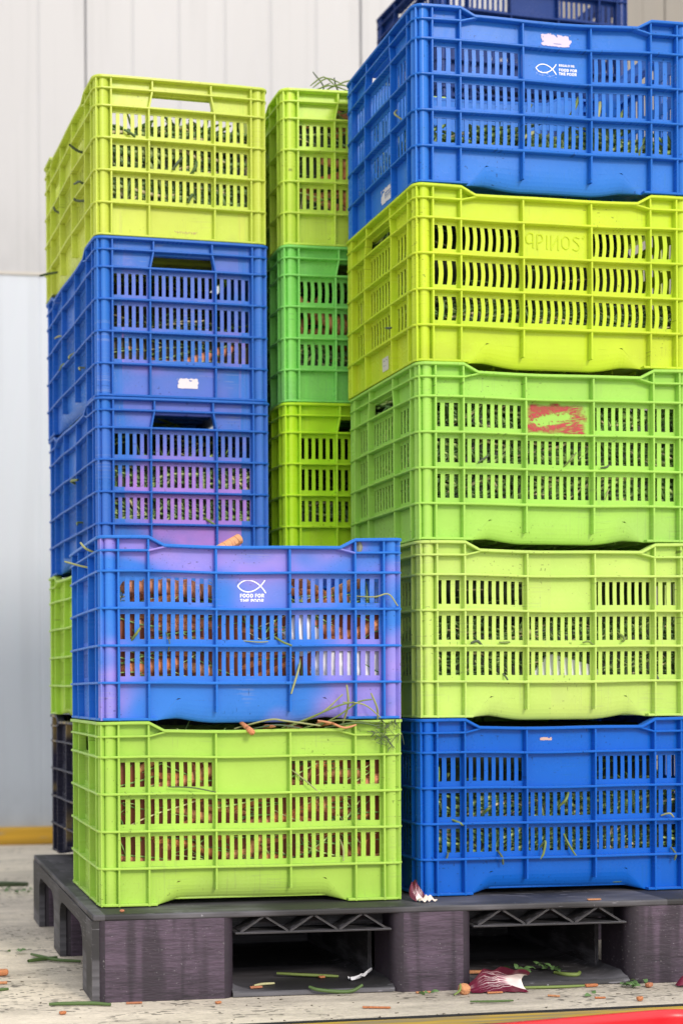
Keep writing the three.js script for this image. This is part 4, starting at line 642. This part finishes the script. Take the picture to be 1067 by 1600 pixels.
strand('cut_stem', [[0.78, G + 0.004, 0.088], [0.86, G + 0.004, 0.094], [0.92, G + 0.004, 0.092]], 0.0028, stemMats[1], 'long pale green stem in front of the right pallet opening', 'stem');
strand('green_bean', [[0.905, G + 0.012, 0.0], [0.915, G + 0.013, 0.025], [0.935, G + 0.013, 0.032], [0.95, G + 0.014, 0.015]], 0.0042, stemMats[1], 'curled bean inside the right pallet opening', 'bean');
strand('cut_stem', [[0.65, G + 0.004, 0.19], [0.69, G + 0.005, 0.2], [0.73, G + 0.004, 0.195]], 0.0022, stemMats[0], 'flat green stem on the floor near the yellow strip', 'stem');
const scraps = [[-0.17, -0.21, 0.034, 0.02, 0.012, 0.1, 'thick orange carrot slice on the floor left of the pallet'], [-0.17, -0.26, 0, 0, 0, 0], [-0.185, -0.125, 0.046, 0.008, 0.005, 0.02, 'slim carrot stick on the floor left of the pallet'], [0.29, 0.045, 0.024, 0.008, 0.004, 0.05, 'carrot chip on the plate of the left pallet opening'], [0.44, -0.03, 0.012, 0.01, 0.004, 0.3, 'tiny carrot chip deep in the left pallet opening'], [0.47, 0.2, 0.05, 0.007, 0.003, -0.25, 'thin carrot peel on the floor in front of the middle leg'], [0.74, -0.02, 0.055, 0.012, 0.006, 0, 'reddish carrot slab at the back of the right pallet opening'], [0.76, 0.02, 0.05, 0.007, 0.004, 0.02, 'slender carrot stick inside the right pallet opening'], [0.73, 0.115, 0.03, 0.006, 0.003, 0.03, 'carrot sliver beside the radicchio leaf'], [0.935, 0.088, 0.026, 0.01, 0.005, 0.1, 'carrot chip at the right end of the floor stem'], [0.825, 0.16, 0.022, 0.006, 0.003, -0.4, 'carrot shaving on the floor below the radicchio leaf'], [0.05, 0.09, 0.03, 0.007, 0.003, 0, 'carrot sliver under the front left leg'], [0.2, 0.115, 0.012, 0.009, 0.004, 0.5, 'small carrot crumb on the floor before the left leg'], [-0.09, 0.155, 0.013, 0.01, 0.005, 0.4, 'orange crumb on the floor at the lower left'], [0.6, 0.09, 0.03, 0.007, 0.003, 0.05, 'carrot sliver at the foot of the middle leg'], [1.04, 0.11, 0.016, 0.012, 0.008, 0.6, 'carrot chunk among greens at the right leg'], [0.96, 0.22, 0.012, 0.01, 0.008, 0.2, 'brownish carrot crumb near the red tub'], [0.9, 0.19, 0.02, 0.006, 0.003, -0.1, 'flat carrot flake on the floor right of centre']];
reseed(90);
scraps.forEach(([x, z, w, d, h, a, label], i) => { if (!w) return; const g = new RoundedBoxGeometry(w, h, d, 3, h * 0.42), p = g.attributes.position; for (let k = 0; k < p.count; k++) { const u = p.getX(k) / w; p.setY(k, p.getY(k) + h * 0.5 * u * u * 2); p.setZ(k, p.getZ(k) * (1 - 0.5 * u * u * 2) + d * 0.6 * u * u + 0.002 * vn(p.getX(k) * 300, i, 5)); } g.computeVertexNormals(); const inside = z > -0.12 && z < 0.071 && ((x > 0.25 && x < 0.54) || (x > 0.71 && x < 1.01)), m = mesh('carrot_scrap', g, carrotMats[i % 4]); m.position.set(x, G + h / 2 + (inside ? 0.011 : 0.0005), z); m.rotation.y = a; tag(m, label, 'carrot scrap'); });
{ const m = mesh('carrot_scrap', crumpled(0.024, 0.022, 0.022, 17, 12), carrotMats[2]); m.position.set(0.672, G + 0.0095, 0.112); tag(m, 'round orange carrot top on the floor left of the radicchio leaf', 'carrot scrap'); strand('cut_stem', [[0.664, G + 0.02, 0.112], [0.66, G + 0.01, 0.12], [0.645, G + 0.003, 0.128]], 0.0022, stemMats[1], 'green stub on the round carrot top', 'stem'); }
{ const m = mesh('carrot_scrap', crumpled(0.01, 0.006, 0.008, 12, 8), carrotMats[3]); m.position.set(0.035, 0.003, 0.055); tag(m, 'tiny carrot crumb on the front left corner of the pallet', 'carrot scrap'); }
{ const g = new RoundedBoxGeometry(0.027, 0.003, 0.006, 2, 0.0012), m = mesh('carrot_scrap', g, carrotMats[2]); m.position.set(0.955, 0.0018, 0.064); tag(m, 'carrot sliver on the pallet edge under the deep blue crate', 'carrot scrap'); }
// radicchio leaf: a cupped sheet with pale fanning veins
function leafGeo(nu, nv, f) { const P = [], U = [], I = []; for (let i = 0; i <= nu; i++) for (let j = 0; j <= nv; j++) { const [x, y, z] = f(i / nu, j / nv); P.push(x, y, z); U.push(i / nu, j / nv); } for (let i = 0; i < nu; i++) for (let j = 0; j < nv; j++) { const a = i * (nv + 1) + j; I.push(a, a + nv + 1, a + 1, a + 1, a + nv + 1, a + nv + 2); } const g = new THREE.BufferGeometry(); g.setAttribute('position', new THREE.Float32BufferAttribute(P, 3)); g.setAttribute('uv', new THREE.Float32BufferAttribute(U, 2)); g.setIndex(I); g.computeVertexNormals(); return g; }
const radMap = canvasTex(512, 512, (x, w, h) => { x.fillStyle = '#5e0a28'; x.fillRect(0, 0, w, h); reseed(123); for (let i = 0; i < 500; i++) { x.fillStyle = ['#4d0820', '#701236', '#5a0c2b', '#7d1c42'][i % 4]; x.globalAlpha = 0.3; x.beginPath(); x.ellipse(rr(0, w), rr(0, h), rr(5, 40), rr(2, 12), 0, 0, 7); x.fill(); } x.globalAlpha = 1; x.strokeStyle = '#eadfdc'; x.lineCap = 'round'; const vein = (x0, y0, x1, y1, l0) => { for (let i = 0; i < 24; i++) { const k = i / 24, k2 = (i + 1) / 24, cy = (k) => lerp(y0, y1, Math.pow(k, 0.8)); x.lineWidth = l0 * (1 - k) + 1; x.beginPath(); x.moveTo(lerp(x0, x1, k), cy(k)); x.lineTo(lerp(x0, x1, k2), cy(k2)); x.stroke(); } }; const gr = x.createLinearGradient(0, 0, 210, 0); gr.addColorStop(0, '#f3ece4'); gr.addColorStop(0.55, 'rgba(240,226,222,0.95)'); gr.addColorStop(1, 'rgba(200,120,140,0)'); x.fillStyle = gr; x.beginPath(); x.moveTo(0, 60); x.lineTo(210, 230); x.lineTo(210, 280); x.lineTo(0, 450); x.fill(); for (let i = -4; i <= 4; i++) { vein(10, 256 + i * 16, 400 + 30 * (i % 2), 256 + i * 58, 15 - Math.abs(i) * 2.2); for (let k = 0; k < 2; k++) { const t = rr(0.3, 0.6); vein(10 + 430 * t, 256 + i * (16 + 42 * t), 10 + 430 * t + rr(50, 100), 256 + i * (16 + 42 * t) + rr(-40, 40), 3); } } }, true);
const radMat = new THREE.MeshPhysicalMaterial({ map: radMap, roughness: 0.45, side: THREE.DoubleSide, transmission: 0.05, thickness: 0 });
{ const m = mesh('radicchio_leaf', leafGeo(48, 32, (u, v) => {
    const hgt = 0.012 + 0.042 * Math.pow(Math.sin(Math.PI * clamp(0.2 + 0.66 * u)), 0.8) * (1 - 0.75 * sm(0.62, 1, u)) + 0.003 * Math.sin(u * 23) * v, ang = 0.35 + 0.85 * v * (1 - 0.5 * u);
    const cup = Math.sin(Math.PI * v) * 0.01 * (1 - u * 0.4), curl = 0.02 * Math.pow(1 - u, 2.2), fold = 0.012 * sm(0.55, 1, v) * sm(0.5, 0.15, u);
    return [-u * 0.1 + 0.012 * v * (1 - u) - 0.006 * v, 0.002 + v * hgt * Math.sin(ang) + curl * 0.35 * v + 0.0025 * Math.sin(v * 19 + u * 9) * v, -v * hgt * Math.cos(ang) * 1.1 - cup + curl * (0.9 - v * 0.5) + fold * 1.6 + 0.002 * Math.sin(u * 31)]; }), radMat); m.position.set(0.792, G + 0.0015, 0.104); m.rotation.set(0.05, 0.1, 0.0); m.scale.set(1.04, 0.8, 1); tag(m, 'crimson radicchio leaf with white veins lying before the right pallet opening', 'radicchio leaf'); }
{ const m = mesh('radicchio_leaf', leafGeo(24, 16, (u, v) => { const s = v - 0.5; return [s * (0.02 + 0.012 * Math.sin(u * 5)), 0.002 + 0.034 * u + 0.003 * Math.sin(s * 18 + u * 6), 0.016 * Math.pow(1 - u, 2.4) - 0.014 * s * s * 4 * u]; }), radMat); m.position.set(0.6205, 0.001, 0.006); m.rotation.y = 0.1; tag(m, 'wilted radicchio piece squeezed between the two front crates on the pallet', 'radicchio leaf');
  const b = mesh('radicchio_leaf', leafGeo(20, 12, (u, v) => { const s = v - 0.5; return [u * 0.036, 0.003 + 0.01 * Math.sin(Math.PI * u) * (1 - 4 * s * s) + 0.002 * Math.sin(u * 20), s * 0.018 * (1 - 0.5 * u) + 0.003 * Math.sin(u * 7)]; }), new THREE.MeshStandardMaterial({ color: lin(0.72, 0.6, 0.52), roughness: 0.5, side: THREE.DoubleSide })); b.position.set(0.615, 0.0005, 0.03); tag(b, 'pale leaf base lying on the pallet edge beside the deep blue crate', 'radicchio leaf');
  const c = mesh('radicchio_leaf', leafGeo(16, 10, (u, v) => { const s = v - 0.5; return [u * 0.04, 0.002 + 0.02 * Math.sin(Math.PI * u) * (1 - 3 * s * s), s * 0.03 * Math.sin(0.4 + 2.4 * u)]; }), new THREE.MeshStandardMaterial({ color: lin(0.17, 0.012, 0.04), roughness: 0.5, side: THREE.DoubleSide })); c.position.set(1.095, G + 0.001, 0.115); tag(c, 'dark red leaf scrap on the floor at the right edge', 'leaf'); }
{ // pale plastic scrap inside the left opening, leaf scrap on the rim of the blue crate
  const m = mesh('plastic_scrap', leafGeo(16, 8, (u, v) => { const s = v - 0.5; return [u * 0.05, 0.001 + 0.014 * u * u + 0.003 * Math.sin(u * 11 + s * 8), s * 0.014 * (1 - 0.7 * u) + 0.004 * Math.sin(u * 5)]; }), bagMat); m.position.set(0.487, G + 0.014, 0.0); m.rotation.y = 0.15; tag(m, 'white crumpled plastic shred inside the left pallet opening', 'plastic scrap');
  const q = mesh('leaf', leafGeo(12, 8, (u, v) => { const s = v - 0.5; return [s * 0.024 * Math.sin(0.5 + 2.2 * u), u * 0.026, 0.003 * Math.sin(s * 9)]; }), new THREE.MeshStandardMaterial({ color: lin(0.26, 0.27, 0.19), roughness: 0.7, side: THREE.DoubleSide })); q.position.set(0.512, PITCH * 2 - 0.03, -0.012); tag(q, 'greyish wilted leaf behind the right notch of the blue fish logo crate', 'leaf'); }
// small green leaf clusters and specks
function leafClump(x, z, y, n, spread, sd, label) { reseed(sd); const gs = []; for (let i = 0; i < n; i++) { const g = leafGeo(5, 3, (u, v) => { const s = v - 0.5; return [u * 0.016, 0.003 * Math.sin(u * 3), s * 0.009 * Math.sin(0.4 + 2.5 * u)]; }); g.rotateX(rr(-0.6, 0.6)).rotateZ(rr(0, 0.5)).rotateY(rr(0, 6.28)).translate(rr(-spread, spread), y + rr(0.001, 0.008), rr(-spread, spread) * 0.5); gs.push(g); } const m = mesh('leaf_scraps', mergeGeometries(gs), clumpMat); m.position.set(x, 0, z); tag(m, label, 'leaves', null, 'stuff'); }
const clumpMat = new THREE.MeshStandardMaterial({ color: lin(0.1, 0.19, 0.06), roughness: 0.6, side: THREE.DoubleSide });
leafClump(0.87, -0.02, G + 0.011, 26, 0.05, 61, 'torn salad leaves inside the right pallet opening');
leafClump(1.02, 0.105, G, 16, 0.028, 62, 'small green leaf scraps at the foot of the right pallet leg');
leafClump(-0.13, -1.42, G, 60, 0.16, 63, 'dark trampled leaves on the floor at the far left');
leafClump(-0.12, -0.45, G, 5, 0.02, 64, 'few leaf bits on the floor left of the pallet');
leafClump(0.6, 0.11, G, 3, 0.01, 65, 'tiny leaf bit on the floor before the middle leg');
leafClump(0.9, 0.165, G, 2, 0.006, 66, 'tiny leaf speck on the floor right of the radicchio');
{ const gs = []; reseed(404); for (let i = 0; i < 420; i++) { const g = new THREE.TetrahedronGeometry(rr(0.0008, 0.0032)); g.scale(rr(1, 3), 0.5, 1).rotateY(rr(0, 6.3)).translate(rr(-0.5, 1.4), G + 0.0008, Math.pow(rnd(), 1.6) * -2.2 + 0.27); gs.push(g); } tag(mesh('floor_crumbs', mergeGeometries(gs), new THREE.MeshStandardMaterial({ color: lin(0.07, 0.055, 0.035), roughness: 0.9 })), 'dark crumbs and dirt strewn over the floor', 'crumbs', null, 'stuff'); }
strand('dry_stalk', [[-0.21, G + 0.012, -1.5], [-0.08, G + 0.02, -1.46], [0.02, G + 0.012, -1.5]], 0.008, stemMats[2], 'dark wilted stalk on the floor at the far left before the wall', 'stalk');

// ---------- red tub at the lower right, out of focus ----------
{
  const t = thing('red_tub', 'red plastic tub with rolled rim at the bottom right corner', 'tub'), w = 0.62, d = 0.42, r = 0.09, hh = 0.16, P = [], I = [];
  const outline = []; const sh = rrect(w, d, r).getPoints(14); sh.pop(); for (const p of sh) outline.push(p);
  const prof = [[0.0, 0], [0.004, hh - 0.03], [0.008, hh - 0.026], [0.014, hh - 0.02], [0.016, hh - 0.008], [0.012, hh - 0.001], [0.004, hh], [-0.004, hh - 0.003], [-0.006, hh - 0.012], [-0.012, 0.006]];
  const n = outline.length, nrm = outline.map((p, i) => { const a = outline[(i + n - 1) % n], b = outline[(i + 1) % n], l = Math.hypot(b.x - a.x, b.y - a.y); return [(b.y - a.y) / l, -(b.x - a.x) / l]; });
  for (let i = 0; i <= n; i++) for (const [o, y] of prof) { const k = i % n; P.push(outline[k].x + nrm[k][0] * o, y, outline[k].y + nrm[k][1] * o); }
  const m = prof.length; for (let i = 0; i < n; i++) for (let j = 0; j < m - 1; j++) { const a = i * m + j; I.push(a, a + 1, a + m, a + 1, a + m + 1, a + m); }
  const red = new THREE.MeshPhysicalMaterial({ color: lin(0.62, 0.012, 0.02), roughness: 0.32, side: THREE.DoubleSide });
  mesh('tub_shell', raw(P, I), red, t); const fl2 = mesh('tub_floor', new THREE.BoxGeometry(w - 0.03, 0.005, d - 0.03), red, t); fl2.position.y = 0.006;
  t.position.set(0.657, GY - 0.112, 0.745); t.rotation.y = 0.165;
}

renderer.render(scene, camera);
